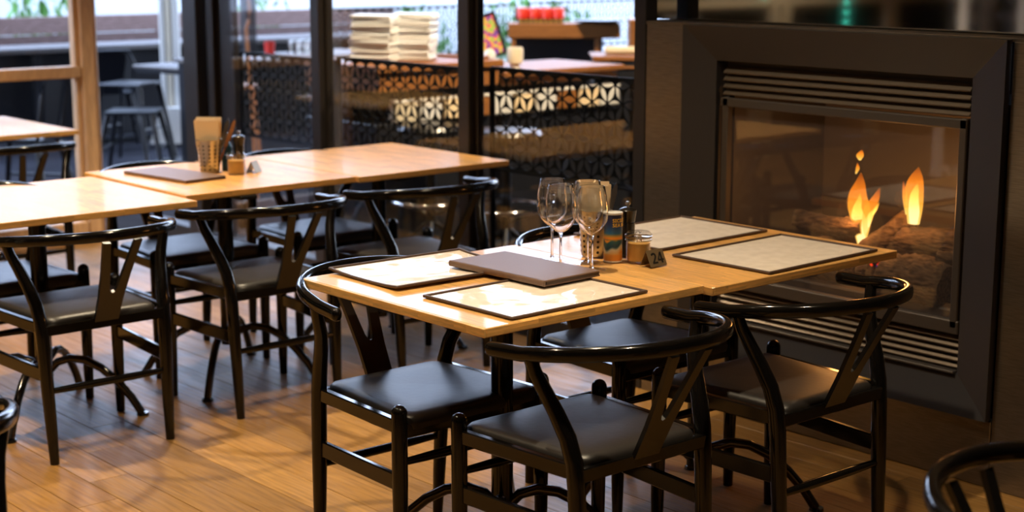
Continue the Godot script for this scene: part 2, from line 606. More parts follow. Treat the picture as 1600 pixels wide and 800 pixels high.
func make_wine_glass(called: String, label: String, at: Vector3) -> Node3D:
	var t := thing(called, label, "wine glass", at, 0.0, "wine glasses on the front table")
	var th := 0.0012
	var outer := [Vector2(0.0, 0.096), Vector2(0.009, 0.0985), Vector2(0.021, 0.106), Vector2(0.033, 0.119), Vector2(0.0412, 0.136), Vector2(0.0435, 0.154), Vector2(0.0425, 0.178), Vector2(0.0392, 0.203), Vector2(0.0342, 0.230)]
	var prof := outer.duplicate()
	prof.append(Vector2(0.0337, 0.2306))
	for i in range(outer.size() - 1, -1, -1):
		var p: Vector2 = outer[i]
		prof.append(Vector2(maxf(p.x - th, 0.0), (p.y if i == outer.size() - 1 else p.y + th * (1.8 if i < 3 else 0.9))))
	obj("bowl", mb().lathe(prof, 44), M["wine_glass_material"], t)
	obj("stem", mb().lathe([Vector2(0.0, 0.0065), Vector2(0.006, 0.0065), Vector2(0.0042, 0.016), Vector2(0.0034, 0.04), Vector2(0.0034, 0.075), Vector2(0.0045, 0.090), Vector2(0.007, 0.0962), Vector2(0.0, 0.0958)], 18), M["wine_glass_material"], t)
	obj("foot", mb().lathe([Vector2(0.0, 0.0), Vector2(0.0390, 0.0), Vector2(0.0395, 0.0010), Vector2(0.0370, 0.0022), Vector2(0.018, 0.0038), Vector2(0.007, 0.0064), Vector2(0.0, 0.0064)], 36), M["thin_glass"], t)
	return t

func make_cup(called: String, label: String, at: Vector3) -> Node3D:
	var t := thing(called, label, "cutlery holder", at, 0.0, "perforated steel cutlery holders")
	obj("body", mb().lathe([Vector2(0.0, 0.0), Vector2(0.036, 0.0), Vector2(0.038, 0.003), Vector2(0.047, 0.122), Vector2(0.0505, 0.127), Vector2(0.0505, 0.130), Vector2(0.0455, 0.129), Vector2(0.0365, 0.005), Vector2(0.0, 0.004)], 32), M["steel"], t)
	var b := mb()
	for k in 12:
		for r in 7:
			var y := 0.014 + r * 0.0155
			var rad := lerpf(0.038, 0.047, y / 0.122)
			var a := TAU * (k + 0.0) / 12.0
			var o := Vector3(cos(a), 0, sin(a)) * (rad + 0.0002) + Vector3(0, y, 0)
			var n := Vector3(cos(a), -0.075, sin(a)).normalized()
			var sx := n.cross(Vector3.UP).normalized()
			var sy := sx.cross(n)
			for q in 8:
				var a0 := TAU * q / 8.0
				var a1 := TAU * (q + 1) / 8.0
				b.tri(o, o - (sx * cos(a0) - sy * sin(a0)) * 0.0042, o - (sx * cos(a1) - sy * sin(a1)) * 0.0042)
	var ho := obj("drilled_holes", b, M["steel_dark_hole"], t)
	ho.set_meta("kind", "stuff")
	return t

func make_napkins(called: String, label: String, at: Vector3, w: float, h: float, yaw: float, lean: float) -> Node3D:
	var t := thing(called, label, "napkins", at, yaw)
	for k in 4:
		var b := Basis(Vector3.RIGHT, lean + 0.035 * (k - 1.5)) * Basis(Vector3.BACK, 0.02 * (k % 2) - 0.01)
		var hh := h - 0.003 * k
		obj("napkin", mb().prism(PackedVector2Array([Vector2(-w * 0.36, 0), Vector2(w * 0.36, 0), Vector2(w * 0.45, hh * 0.35), Vector2(w * 0.5, hh * 0.97), Vector2(w * 0.49, hh), Vector2(-w * 0.49, hh), Vector2(-w * 0.5, hh * 0.97), Vector2(-w * 0.45, hh * 0.35)]), -0.003, 0.003, Transform3D(b, Vector3(0.002 * (k % 3), 0, 0.0065 * (k - 1.5)))), M["kraft_paper"], t)
	return t

func make_knife(called: String, label: String, at: Vector3, tip: Vector3, m: Material, wood := false) -> Node3D:
	var t := thing(called, label, "cutlery", at)
	var d := tip.normalized()
	var x := d.cross(Vector3(0.757, 0.1, 0.654)).normalized()
	var z := x.cross(d)
	var l := tip.length()
	var xf := Transform3D(Basis(x, d, z), Vector3.ZERO)
	obj("blade", mb().prism(PackedVector2Array([Vector2(-0.006, l * 0.45), Vector2(0.006, l * 0.45), Vector2(0.0095, l * 0.6), Vector2(0.0095, l * 0.85), Vector2(0.006, l * 0.95), Vector2(0.0, l), Vector2(-0.006, l * 0.9), Vector2(-0.007, l * 0.6)]), -0.0008, 0.0008, xf), m, t)
	obj("handle", mb().tube([Vector3.ZERO, d * l * 0.25, d * l * 0.48], [0.005, 0.0045, 0.0035], 8, 1.0, Vector3.FORWARD), m, t)
	return t

func make_jar(called: String, label: String, at: Vector3, yaw: float) -> Node3D:
	var t := thing(called, label, "jar", at, yaw, "clip-top glass jars of mustard")
	obj("body", mb().lathe([Vector2(0.0, 0.0), Vector2(0.031, 0.0), Vector2(0.0345, 0.004), Vector2(0.035, 0.056), Vector2(0.0335, 0.061), Vector2(0.0365, 0.064), Vector2(0.0365, 0.068), Vector2(0.0325, 0.069), Vector2(0.0322, 0.056), Vector2(0.0322, 0.005), Vector2(0.0, 0.004)], 32), M["thin_glass"], t)
	obj("contents", mb().lathe([Vector2(0.0, 0.0045), Vector2(0.0316, 0.0052), Vector2(0.0318, 0.0535), Vector2(0.02, 0.0555), Vector2(0.0, 0.0535)], 32), M["mustard"], t)
	var lid := obj("lid", mb().lathe([Vector2(0.0, 0.071), Vector2(0.034, 0.071), Vector2(0.0385, 0.073), Vector2(0.0385, 0.077), Vector2(0.034, 0.080), Vector2(0.031, 0.0855), Vector2(0.020, 0.0865), Vector2(0.0, 0.0855)], 32), M["thin_glass"], t)
	obj("seal", mb().lathe([Vector2(0.032, 0.069), Vector2(0.0375, 0.069), Vector2(0.0375, 0.0715), Vector2(0.032, 0.0715), Vector2(0.032, 0.069)], 28), M["brass"], lid)
	var ring := []
	for i in 25:
		var a := TAU * i / 24.0
		ring.append(Vector3(cos(a) * 0.0372, 0.0625, sin(a) * 0.0372))
	var w := obj("wire_band", mb().tube(ring, 0.0011, 6), M["steel"], t)
	obj("clasp", mb().tube([Vector3(0.037, 0.0625, 0.008), Vector3(0.045, 0.050, 0.008), Vector3(0.047, 0.036, 0.006), Vector3(0.047, 0.036, -0.006), Vector3(0.045, 0.050, -0.008), Vector3(0.037, 0.0625, -0.008)], 0.0012, 6).tube([Vector3(0.046, 0.046, 0.007), Vector3(0.043, 0.074, 0.006), Vector3(0.040, 0.082, 0.0), Vector3(0.043, 0.074, -0.006), Vector3(0.046, 0.046, -0.007)], 0.0012, 6), M["steel"], w)
	obj("hinge", mb().tube([Vector3(-0.037, 0.0625, 0.006), Vector3(-0.044, 0.072, 0.006), Vector3(-0.038, 0.080, 0.004), Vector3(-0.038, 0.080, -0.004), Vector3(-0.044, 0.072, -0.006), Vector3(-0.037, 0.0625, -0.006)], 0.0012, 6), M["steel"], w)
	return t

func make_pepper(called: String, label: String, at: Vector3) -> Node3D:
	var t := thing(called, label, "pepper mill", at, 0.0, "black pepper mills")
	obj("body", mb().lathe([Vector2(0.0, 0.0), Vector2(0.024, 0.0), Vector2(0.0245, 0.01), Vector2(0.0215, 0.03), Vector2(0.0205, 0.07), Vector2(0.0215, 0.098), Vector2(0.0, 0.099)], 24), M["pepper_black"], t)
	obj("cap", mb().lathe([Vector2(0.0, 0.100), Vector2(0.0205, 0.100), Vector2(0.0215, 0.108), Vector2(0.0245, 0.128), Vector2(0.0255, 0.134), Vector2(0.021, 0.138), Vector2(0.010, 0.142), Vector2(0.0, 0.142)], 24), M["pepper_black"], t)
	obj("knob", mb().lathe([Vector2(0.0, 0.142), Vector2(0.004, 0.142), Vector2(0.0035, 0.146), Vector2(0.007, 0.150), Vector2(0.0075, 0.154), Vector2(0.005, 0.158), Vector2(0.0, 0.159)], 16), M["steel"], t)
	return t

func text_mesh(s: String, size: float, depth: float) -> TextMesh:
	var tm := TextMesh.new()
	var f := SystemFont.new()
	f.font_names = PackedStringArray(["Droid Sans"])
	f.font_weight = 700
	tm.font = f
	tm.text = s
	tm.font_size = 48
	tm.pixel_size = size / 48.0
	tm.depth = depth
	tm.curve_step = 2.0
	return tm

func bent(tm: TextMesh, radius: float, ang: float, y: float) -> ArrayMesh:
	# lettering laid round an upright cylinder
	var a := tm.surface_get_arrays(0)
	var out := ArrayMesh.new()
	var v: PackedVector3Array = a[Mesh.ARRAY_VERTEX]
	var n: PackedVector3Array = a[Mesh.ARRAY_NORMAL]
	for i in v.size():
		var th := ang - v[i].x / radius
		var rr := radius + v[i].z
		n[i] = Basis(Vector3.UP, PI / 2 - th) * n[i]
		v[i] = Vector3(cos(th) * rr, y + v[i].y, sin(th) * rr)
	a[Mesh.ARRAY_VERTEX] = v
	a[Mesh.ARRAY_NORMAL] = n
	a[Mesh.ARRAY_TANGENT] = null
	out.add_surface_from_arrays(Mesh.PRIMITIVE_TRIANGLES, a)
	return out

func tin_label() -> ImageTexture:
	# the printed wrap of the salt tin: evening sky over water, a pale hill, orange foot
	var w := 256
	var h := 256
	var im := Image.create(w, h, false, Image.FORMAT_RGB8)
	var keys := [[0.0, Color(0.10, 0.10, 0.24)], [0.22, Color(0.10, 0.20, 0.42)], [0.40, Color(0.16, 0.42, 0.60)], [0.47, Color(0.85, 0.62, 0.25)], [0.52, Color(0.98, 0.60, 0.16)], [0.56, Color(0.20, 0.40, 0.44)], [0.68, Color(0.10, 0.27, 0.36)], [0.74, Color(0.82, 0.78, 0.70)], [0.84, Color(0.86, 0.68, 0.42)], [0.88, Color(0.86, 0.56, 0.22)], [1.0, Color(0.84, 0.54, 0.20)]]
	for y in h:
		for x in w:
			var fy := float(y) / h
			var hill := 0.05 * sin(x * TAU / w * 2.0 + 1.0) + 0.03 * sin(x * TAU / w * 5.0)
			var q := fy + (hill if fy > 0.55 and fy < 0.84 else 0.0)
			var c: Color = keys[0][1]
			for i in keys.size() - 1:
				if q >= keys[i][0]:
					c = (keys[i][1] as Color).lerp(keys[i + 1][1], clampf((q - keys[i][0]) / (keys[i + 1][0] - keys[i][0]), 0, 1))
			im.set_pixel(x, y, c)
	return ImageTexture.create_from_image(im)

func uv_cylinder(r: float, y0: float, y1: float, seg := 32) -> ArrayMesh:
	var st := SurfaceTool.new()
	st.begin(Mesh.PRIMITIVE_TRIANGLES)
	for j in seg:
		var p := []
		for k in 2:
			var a := -TAU * (j + k) / seg
			for y in [y0, y1]:
				p.append([Vector3(cos(a) * r, y, sin(a) * r), Vector2(float(j + k) / seg, 0.0 if y == y1 else 1.0), Vector3(cos(a), 0, sin(a))])
		for i in [0, 3, 2, 0, 1, 3]:
			st.set_normal(p[i][2])
			st.set_uv(p[i][1])
			st.add_vertex(p[i][0])
	return st.commit()

# ---------------------------------------------------------------- perforated screens
func screen_cells(x0: float, x1: float, y_top: float, rows: int, s: float, th: float) -> MB:
	# thin sheet cut with lens-shaped holes on a triangular lattice, in the plane z = 0
	var b := mb()
	var h := s * sqrt(3.0) / 2.0
	var hw := 0.165 * s
	var edge := func(a: Vector2, c: Vector2, inward: Vector2) -> Array:
		var o := [a]
		for t in [0.07, 0.2, 0.35, 0.5, 0.65, 0.8, 0.93]:
			o.append(a.lerp(c, t) + inward * hw * pow(sin(PI * clampf((t - 0.07) / 0.86, 0.0, 1.0)), 0.85))
		return o
	var ok := func(p: Array) -> bool:
		for q: Vector2 in p:
			if q.x < x0 - 0.001 or q.x > x1 + 0.001:
				return false
		return true
	var y0 := y_top - 0.026
	var n := int((x1 - x0) / s) + 2
	for r in rows:
		var ya := y0 - r * h
		var yb := y0 - (r + 1) * h
		for i in n:
			var xa := x0 + i * s + (0.5 * s if r % 2 else 0.0) - s * 0.5
			var xb := xa + 0.5 * s
			for tri in [[Vector2(xa, ya), Vector2(xa + s, ya), Vector2(xb, yb)], [Vector2(xa + s, ya), Vector2(xb, yb), Vector2(xb + s, yb)]]:
				if not ok.call(tri):
					continue
				var c: Vector2 = (tri[0] + tri[1] + tri[2]) / 3.0
				var poly := PackedVector2Array()
				for k in 3:
					var a: Vector2 = tri[k]
					var e: Vector2 = tri[(k + 1) % 3]
					var m := (a + e) / 2.0
					for q: Vector2 in edge.call(a, e, (c - m).normalized()):
						poly.append(q)
				b.prism(poly, -th / 2, th / 2)
	for e in 2:
		var ya := y0 if e == 0 else y0 - rows * h
		var o := 0.0 if e == 0 else (0.5 * s if rows % 2 else 0.0)
		var dy := 0.026 if e == 0 else -0.026
		for i in n:
			var xa := x0 + i * s + o - s * 0.5
			if not ok.call([Vector2(xa, 0), Vector2(xa + s, 0)]):
				continue
			var poly := PackedVector2Array()
			for q: Vector2 in edge.call(Vector2(xa, ya), Vector2(xa + s, ya), Vector2(0, signf(dy))):
				poly.append(q)
			poly.append(Vector2(xa + s, ya))
			poly.append(Vector2(xa + s, ya + dy))
			poly.append(Vector2(xa, ya + dy))
			b.prism(poly, -th / 2, th / 2)
	return b

func make_screen(called: String, label: String, at: Vector3, turn: float, length: float, y_top: float, rows: int) -> Node3D:
	var t := thing(called, label, "screen", at, turn, "black metal screens cut with petal holes")
	var s := 0.088
	var h := s * sqrt(3.0) / 2.0
	var hh := 0.052 + rows * h
	var o := obj("cut_sheet", screen_cells(-length / 2, length / 2, y_top, rows, s, 0.004), M["screen_black"], t)
	o.set_meta("label", "black sheet cut with rows of lens-shaped petals")
	obj("top_edge", mb().box(Vector3(0, y_top, 0), Vector3(length + 0.02, 0.012, 0.012), 0.002), M["screen_black"], t)
	obj("bottom_edge", mb().box(Vector3(0, y_top - hh, 0), Vector3(length + 0.02, 0.012, 0.012), 0.002), M["screen_black"], t)
	for sgn in [-1.0, 1.0]:
		obj("support_leg", mb().box(Vector3(sgn * (length / 2 + 0.004), y_top / 2, 0), Vector3(0.024, y_top, 0.016), 0.002), M["screen_black"], t)
	return t

# ---------------------------------------------------------------- fire
func ramp_image(cols: Array, alphas: Array) -> ImageTexture:
	var im := Image.create(8, 64, false, Image.FORMAT_RGBA8)
	for y in 64:
		var f := (1.0 - y / 63.0) * (cols.size() - 1)
		var i := mini(int(f), cols.size() - 2)
		var c: Color = (cols[i] as Color).lerp(cols[i + 1], f - i)
		c.a = lerpf(alphas[i], alphas[i + 1], f - i)
		for x in 8:
			im.set_pixel(x, y, c)
	return ImageTexture.create_from_image(im)

func flame_material(nm: String, cols: Array, alphas: Array, e: float) -> StandardMaterial3D:
	var m := mat(nm, Color(1, 1, 1), 1.0, 0.0, 0.0)
	var t := ramp_image(cols, alphas)
	var dark := []
	for c in cols:
		dark.append(Color(0, 0, 0))
	m.albedo_texture = ramp_image(dark, alphas)
	m.transparency = BaseMaterial3D.TRANSPARENCY_ALPHA
	m.emission_enabled = true
	m.emission_operator = BaseMaterial3D.EMISSION_OP_MULTIPLY
	m.emission = Color(1, 1, 1)
	m.emission_texture = t
	m.emission_energy_multiplier = e
	return m

func flame_mesh(keys: Array, scale_r: float) -> ArrayMesh:
	# keys: (x, y, half width) from foot to tip; flattened to two thirds in depth
	var st := SurfaceTool.new()
	st.begin(Mesh.PRIMITIVE_TRIANGLES)
	var seg := 14
	var y0: float = keys[0][1]
	var y1: float = keys[keys.size() - 1][1]
	var fine := []
	for i in keys.size() - 1:
		for k in 4:
			var u := k / 4.0
			var p0 = keys[maxi(i - 1, 0)]
			var p1 = keys[i]
			var p2 = keys[i + 1]
			var p3 = keys[mini(i + 2, keys.size() - 1)]
			var row := []
			for c in 3:
				row.append(cubic_interpolate(p1[c], p2[c], p0[c], p3[c], u))
			fine.append(row)
	fine.append(keys[keys.size() - 1])
	for i in fine.size() - 1:
		for j in seg:
			var p := []
			for k in [[i, j], [i, j + 1], [i + 1, j], [i + 1, j + 1]]:
				var f = fine[k[0]]
				var a: float = TAU * k[1] / seg
				p.append([Vector3(f[0] + cos(a) * f[2] * scale_r, f[1], sin(a) * f[2] * 0.66 * scale_r), Vector2(0.5, 1.0 - (f[1] - y0) / (y1 - y0))])
			for q in [0, 1, 3, 0, 3, 2]:
				st.set_uv(p[q][1])
				st.set_smooth_group(1)
				st.add_vertex(p[q][0])
	st.generate_normals()
	return st.commit()

func log_mesh(p: Vector3, q: Vector3, r: float, sd: int, bend := 0.02) -> ArrayMesh:
	# built along local x; returned in place
	var n := FastNoiseLite.new()
	n.seed = sd
	n.frequency = 6.0
	n.fractal_octaves = 3
	var b := mb()
	var d := (q - p)
	var l := d.length()
	d = d.normalized()
	var u := Vector3.UP if absf(d.y) < 0.9 else Vector3.RIGHT
	var s := u.cross(d).normalized()
	var v := d.cross(s)
	var rings := []
	var N := 16
	for i in N + 1:
		var t := float(i) / N
		var c := p + d * l * t + v * bend * sin(PI * t)
		var ring := []
		for j in 20:
			var a := TAU * j / 20.0
			var w := 1.0 + 0.16 * n.get_noise_3d(t * l * 2.0 * 1.2, cos(a) * 0.25, sin(a) * 0.25) + 0.05 * sin(a * 7.0 + n.get_noise_1d(t * 0.5) * 6.0)
			if i == 0 or i == N:
				w *= 0.93
			ring.append(c + (s * cos(a) + v * sin(a)) * r * w)
		rings.append(ring)
	return b.loft(rings).done()

# ---------------------------------------------------------------- outdoor furniture
func metal_chair(called: String, label: String, at: Vector3, turn: float, seat_h: float, back_h: float, group: String) -> Node3D:
	var t := thing(called, label, "chair" if back_h > 0.0 else "stool", at, turn, group)
	var O: Material = M["outdoor_metal"]
	obj("seat", mb().box(Vector3(0, seat_h, 0), Vector3(0.36, 0.022, 0.36), 0.008), O, t)
	for sx in [-1.0, 1.0]:
		for sz in [-1.0, 1.0]:
			obj("leg", mb().tube([Vector3(sx * 0.24, 0, sz * 0.24), Vector3(sx * 0.2, seat_h * 0.5, sz * 0.2), Vector3(sx * 0.155, seat_h, sz * 0.155)], [0.015, 0.018, 0.020], 8), O, t)
	for s in [-1.0, 1.0]:
		obj("brace", mb().tube([Vector3(s * 0.2, seat_h * 0.45, -0.2), Vector3(s * 0.2, seat_h * 0.45, 0.2)], 0.008, 8), O, t)
	if back_h > 0.0:
		var poly := PackedVector2Array([Vector2(-0.08, seat_h), Vector2(0.08, seat_h), Vector2(0.13, back_h - 0.05), Vector2(0.11, back_h), Vector2(-0.11, back_h), Vector2(-0.13, back_h - 0.05)])
		obj("back", mb().prism(poly, -0.004, 0.004, Transform3D(Basis(Vector3.RIGHT, 0.12), Vector3(0, 0, 0.12))), O, t)
		var pts := [Vector3(-0.17, seat_h, 0.17), Vector3(-0.19, back_h - 0.1, 0.22), Vector3(-0.14, back_h, 0.23), Vector3(0.14, back_h, 0.23), Vector3(0.19, back_h - 0.1, 0.22), Vector3(0.17, seat_h, 0.17)]
		obj("back_frame", mb().tube(pts, 0.013, 8), O, t)
	return t

func bar_stool(called: String, label: String, at: Vector3) -> Node3D:
	var t := thing(called, label, "stool", at, 0.0, "black bar stools with chrome foot rings")
	obj("seat", mb().lathe([Vector2(0, 0.66), Vector2(0.17, 0.66), Vector2(0.185, 0.68), Vector2(0.17, 0.70), Vector2(0, 0.705)], 24), M["black_satin"], t)
	obj("column", mb().tube([Vector3(0, 0.0, 0), Vector3(0, 0.66, 0)], 0.026, 12), M["black_satin"], t)
	for k in 4:
		var a := TAU * (k + 0.5) / 4.0
		var d := Vector3(cos(a), 0, sin(a))
		obj("leg", mb().tube([d * 0.26 + Vector3(0, 0.012, 0), d * 0.12 + Vector3(0, 0.10, 0), Vector3(0, 0.20, 0)], 0.013, 8), M["black_satin"], t)
		obj("spoke", mb().tube([d * 0.205 + Vector3(0, 0.30, 0), Vector3(0, 0.22, 0)], 0.009, 8), M["black_satin"], t)
	var ring := []
	for i in 33:
		var a := TAU * i / 32.0
		ring.append(Vector3(cos(a) * 0.205, 0.30, sin(a) * 0.205))
	obj("foot_ring", mb().tube(ring, 0.013, 10), M["chrome"], t)
	return t

func bush(called: String, label: String, at: Vector3, r: Vector3, n: int, sd: int) -> Node3D:
	var t := thing(called, label, "plant", at, 0.0, "shrubs along the terrace wall")
	var g := RandomNumberGenerator.new()
	g.seed = sd
	var b := mb()
	for i in n:
		var d := Vector3(g.randfn(), g.randfn(), g.randfn()).normalized() * pow(g.randf(), 0.4)
		var p := Vector3(d.x * r.x, r.y + d.y * r.y, d.z * r.z)
		var q := Basis.from_euler(Vector3(g.randf() * TAU, g.randf() * TAU, 0)) 
		var l := g.randf_range(0.05, 0.10)
		var a := p + q * Vector3(-l * 0.35, 0, 0)
		var c := p + q * Vector3(l * 0.35, 0, 0)
		b.tri(p - q * Vector3(0, l, 0), c, a)
		b.tri(a, c, p + q * Vector3(0, l, 0.02))
	var f := obj("foliage", b, M["bush_green"], t)
	f.set_meta("kind", "stuff")
	for k in 3:
		obj("stem", mb().tube([Vector3(0.05 * (k - 1), 0, 0), Vector3(0.12 * (k - 1), r.y * 1.4, 0.03)], 0.012, 6), M["stem_green"], t)
	return t

func downlight(called: String, label: String, at: Vector3, energy: float, angle: float, tint := Color(1.0, 0.91, 0.76), aim := Vector3.ZERO) -> void:
	var t := thing(called, label, "ceiling light", at, 0.0, "warm ceiling downlights")
	obj("housing", mb().lathe([Vector2(0.052, -0.03), Vector2(0.060, -0.03), Vector2(0.060, 0.0), Vector2(0.0, 0.0), Vector2(0.0, -0.004), Vector2(0.052, -0.008), Vector2(0.052, -0.03)], 24), M["black_satin"], t)
	obj("lamp_face", mb().lathe([Vector2(0.0, -0.018), Vector2(0.045, -0.018), Vector2(0.045, -0.012), Vector2(0.0, -0.012)], 20), M["lamp_glow"], t)
	var s := SpotLight3D.new()
	s.name = "spot"
	s.light_energy = energy
	s.light_color = tint
	s.spot_angle = angle
	s.spot_angle_attenuation = 0.7
	s.spot_range = 12.0
	s.spot_attenuation = 2.0
	s.light_size = 0.04
	s.shadow_enabled = true
	t.add_child(s)
	s.position = Vector3(0, -0.034, 0)
	if aim == Vector3.ZERO:
		s.rotation.x = -PI / 2
	else:
		s.look_at_from_position(at + Vector3(0, -0.034, 0), aim, Vector3.RIGHT)

# ---------------------------------------------------------------- scene
func _ready() -> void:
	rng.seed = 7
	# camera, sky and exposure
	var cam := Camera3D.new()
	cam.name = "camera"
	cam.near = 0.05
	cam.far = 200.0
	add_child(cam)
	var pitch := 0.19032
	var yaw := 0.85816
	cam.position = Vector3(0, 1.6, 0)
	cam.rotation = Vector3(-pitch, yaw, 0)
	cam.fov = 18.27
	var ca := CameraAttributesPhysical.new()
	ca.frustum_focal_length = 74.61
	ca.frustum_focus_distance = 4.0
	ca.frustum_near = 0.05
	ca.frustum_far = 200.0
	ca.exposure_aperture = 4.0
	cam.attributes = ca
	cam.current = true
	var env := Environment.new()
	env.background_mode = Environment.BG_SKY
	var sky := Sky.new()
	var sm := ProceduralSkyMaterial.new()
	sm.sky_top_color = Color(0.72, 0.81, 0.97)
	sm.sky_horizon_color = Color(0.90, 0.94, 0.99)
	sm.ground_horizon_color = Color(0.45, 0.45, 0.46)
	sm.ground_bottom_color = Color(0.25, 0.25, 0.26)
	sm.sky_energy_multiplier = 2.8
	sm.ground_energy_multiplier = 1.0
	sky.sky_material = sm
	env.sky = sky
	env.tonemap_mode = Environment.TONE_MAPPER_LINEAR
	env.tonemap_exposure = 1.0
	env.sdfgi_enabled = true
	env.ssao_enabled = true
	env.ssil_enabled = true
	var we := WorldEnvironment.new()
	we.name = "world"
	we.environment = env
	add_child(we)
	make_materials()
	lights()
	shell()
	fireplace()
	partition()
	tables_and_chairs()
	front_table_things()
	back_table_things()
	terrace()

func lights() -> void:
	var spots := [[-5.5, -1.45, 7.6, 50.0], [-3.6, -1.2, 4.0, 46.0], [-3.30, -2.75, 5.0, 50.0], [-5.6, -3.3, 7.0, 50.0], [-1.6, -2.2, 4.4, 46.0], [-7.4, -2.4, 6.0, 50.0], [-1.6, 0.6, 3.0, 48.0], [-4.4, 1.2, 4.0, 50.0], [-7.2, 0.9, 5.0, 50.0]]
	var where := ["over the near end of the long table row", "over the floor in front of the numbered table", "over the numbered table", "over the far end of the long table row", "over the lone chair at the right", "over the window table", "near the room's far corner", "over the open middle of the room", "beside the timber-framed window"]
	for i in spots.size():
		var s = spots[i]
		downlight("downlight", "small black recessed downlight %s" % where[i], Vector3(s[0], 3.0, s[1]), s[2], s[3])

func shell() -> void:
	# floor: a slab and single boards running along x
	var fl := struct("floor", mb().box(Vector3(-2.55, -0.06, -0.17), Vector3(11.2, 0.08, 8.46)), M["floor_gap"], "honey-brown timber board floor")
	var w := 0.13
	var rest := []
	for i in 6:
		rest.append(mb())
	var nz := 65
	for r in nz:
		var z := -4.40 + w * (r + 0.5)
		var x := -8.15 - rng.randf() * 1.2
		while x < 3.05:
			var l := rng.randf_range(1.3, 2.6)
			var a := maxf(x, -8.15)
			var b := minf(x + l, 3.05)
			x += l
			if b - a < 0.08:
				continue
			var k := rng.randi_range(0, 5)
			var c := Vector3((a + b) / 2.0, -0.010 + rng.randf_range(-0.0004, 0.0004), z)
			var sz := Vector3(b - a - 0.0014, 0.020, w - 0.0016)
			if b > -8.1 and a < -2.0 and z < -1.2:
				obj("plank", mb().box(c, sz, 0.0008), M["floor_board_%d" % k], fl)
			else:
				rest[k].box(c, sz)
	for i in 6:
		var o := obj("planks_further_off", rest[i], M["floor_board_%d" % i], fl)
		o.set_meta("kind", "stuff")
	struct("ceiling", mb().box(Vector3(-2.55, 3.11, -0.17), Vector3(11.5, 0.2, 8.6)), M["ceiling_paint"])
	struct("wall_fascia", mb().box(Vector3(-2.55, 3.72, -4.46), Vector3(11.4, 1.1, 0.10)).box(Vector3(-8.2, 3.72, -0.1), Vector3(0.10, 1.098, 8.6)), M["dark_wall"])
	struct("wall_terrace_right", mb().box(Vector3(3.2, 2.1, -8.8), Vector3(0.14, 4.3, 8.6)).box(Vector3(-1.2, 2.1, -13.2), Vector3(8.9, 4.3, 0.14)), M["dark_wall"])
	struct("wall_right", mb().box(Vector3(3.12, 1.5, -0.17), Vector3(0.15, 3.2, 8.6)), M["interior_wall"])
	# back wall, seen only as a reflection in the dark glass: dark glazing between pale posts
	var wb := struct("wall_back", mb().box(Vector3(-2.55, 1.5, 4.12), Vector3(11.5, 3.2, 0.15)), M["dark_wall"])
	for x in [-9.3, -7.95, -5.6, -3.4, -1.2, 1.0]:
		obj("post", mb().box(Vector3(x + 1.3, 1.5, 4.0), Vector3(0.12, 3.0, 0.10), 0.006), M["cream_paint"], wb)
	obj("rail", mb().box(Vector3(-2.55, 1.02, 4.0), Vector3(11.2, 0.10, 0.06), 0.006), M["interior_wall"], wb)
	# left wall: timber framed window beside an open doorway to the terrace
	var wl := struct("window_left", mb().box(Vector3(-8.15, 1.5, -3.965), Vector3(0.085, 3.0, 0.095), 0.006), M["window_timber"], "tall timber-framed window with a middle rail")
	obj("jamb", mb().box(Vector3(-8.165, 1.5, -3.91), Vector3(0.06, 3.0, 0.04), 0.004), M["window_timber"], wl)
	obj("middle_rail", mb().box(Vector3(-8.15, 0.945, -3.46), Vector3(0.085, 0.062, 0.90), 0.005), M["window_timber"], wl)
	obj("bottom_rail", mb().box(Vector3(-8.15, 0.06, -3.46), Vector3(0.09, 0.12, 0.90), 0.005), M["window_timber"], wl)
	obj("top_rail", mb().box(Vector3(-8.15, 2.92, -3.46), Vector3(0.09, 0.16, 0.90), 0.005), M["window_timber"], wl)
	obj("mullion", mb().box(Vector3(-8.15, 1.5, -3.03), Vector3(0.09, 3.0, 0.08), 0.005), M["window_timber"], wl)
	var wf := struct("wall_left", mb().box(Vector3(-8.19, 1.5, 0.52), Vector3(0.10, 3.2, 7.16)), M["dark_wall"])
	for q in [[1.22, 0.075], [1.36, 0.075], [2.72, 0.14]]:
		obj("post", mb().box(Vector3(-8.10, 1.5, q[0]), Vector3(0.07, 3.0, q[1]), 0.006), M["cream_paint"], wf)
	obj("rail", mb().box(Vector3(-8.11, 1.20, 1.15), Vector3(0.05, 0.07, 5.8), 0.006), M["cream_paint"], wf)
	obj("pane", mb().box(Vector3(-8.165, 1.9, -3.46), Vector3(0.006, 1.85, 0.86)), M["pane_glass"], wl)
	obj("pane", mb().box(Vector3(-8.165, 0.52, -3.46), Vector3(0.006, 0.80, 0.86)), M["pane_glass"], wl)

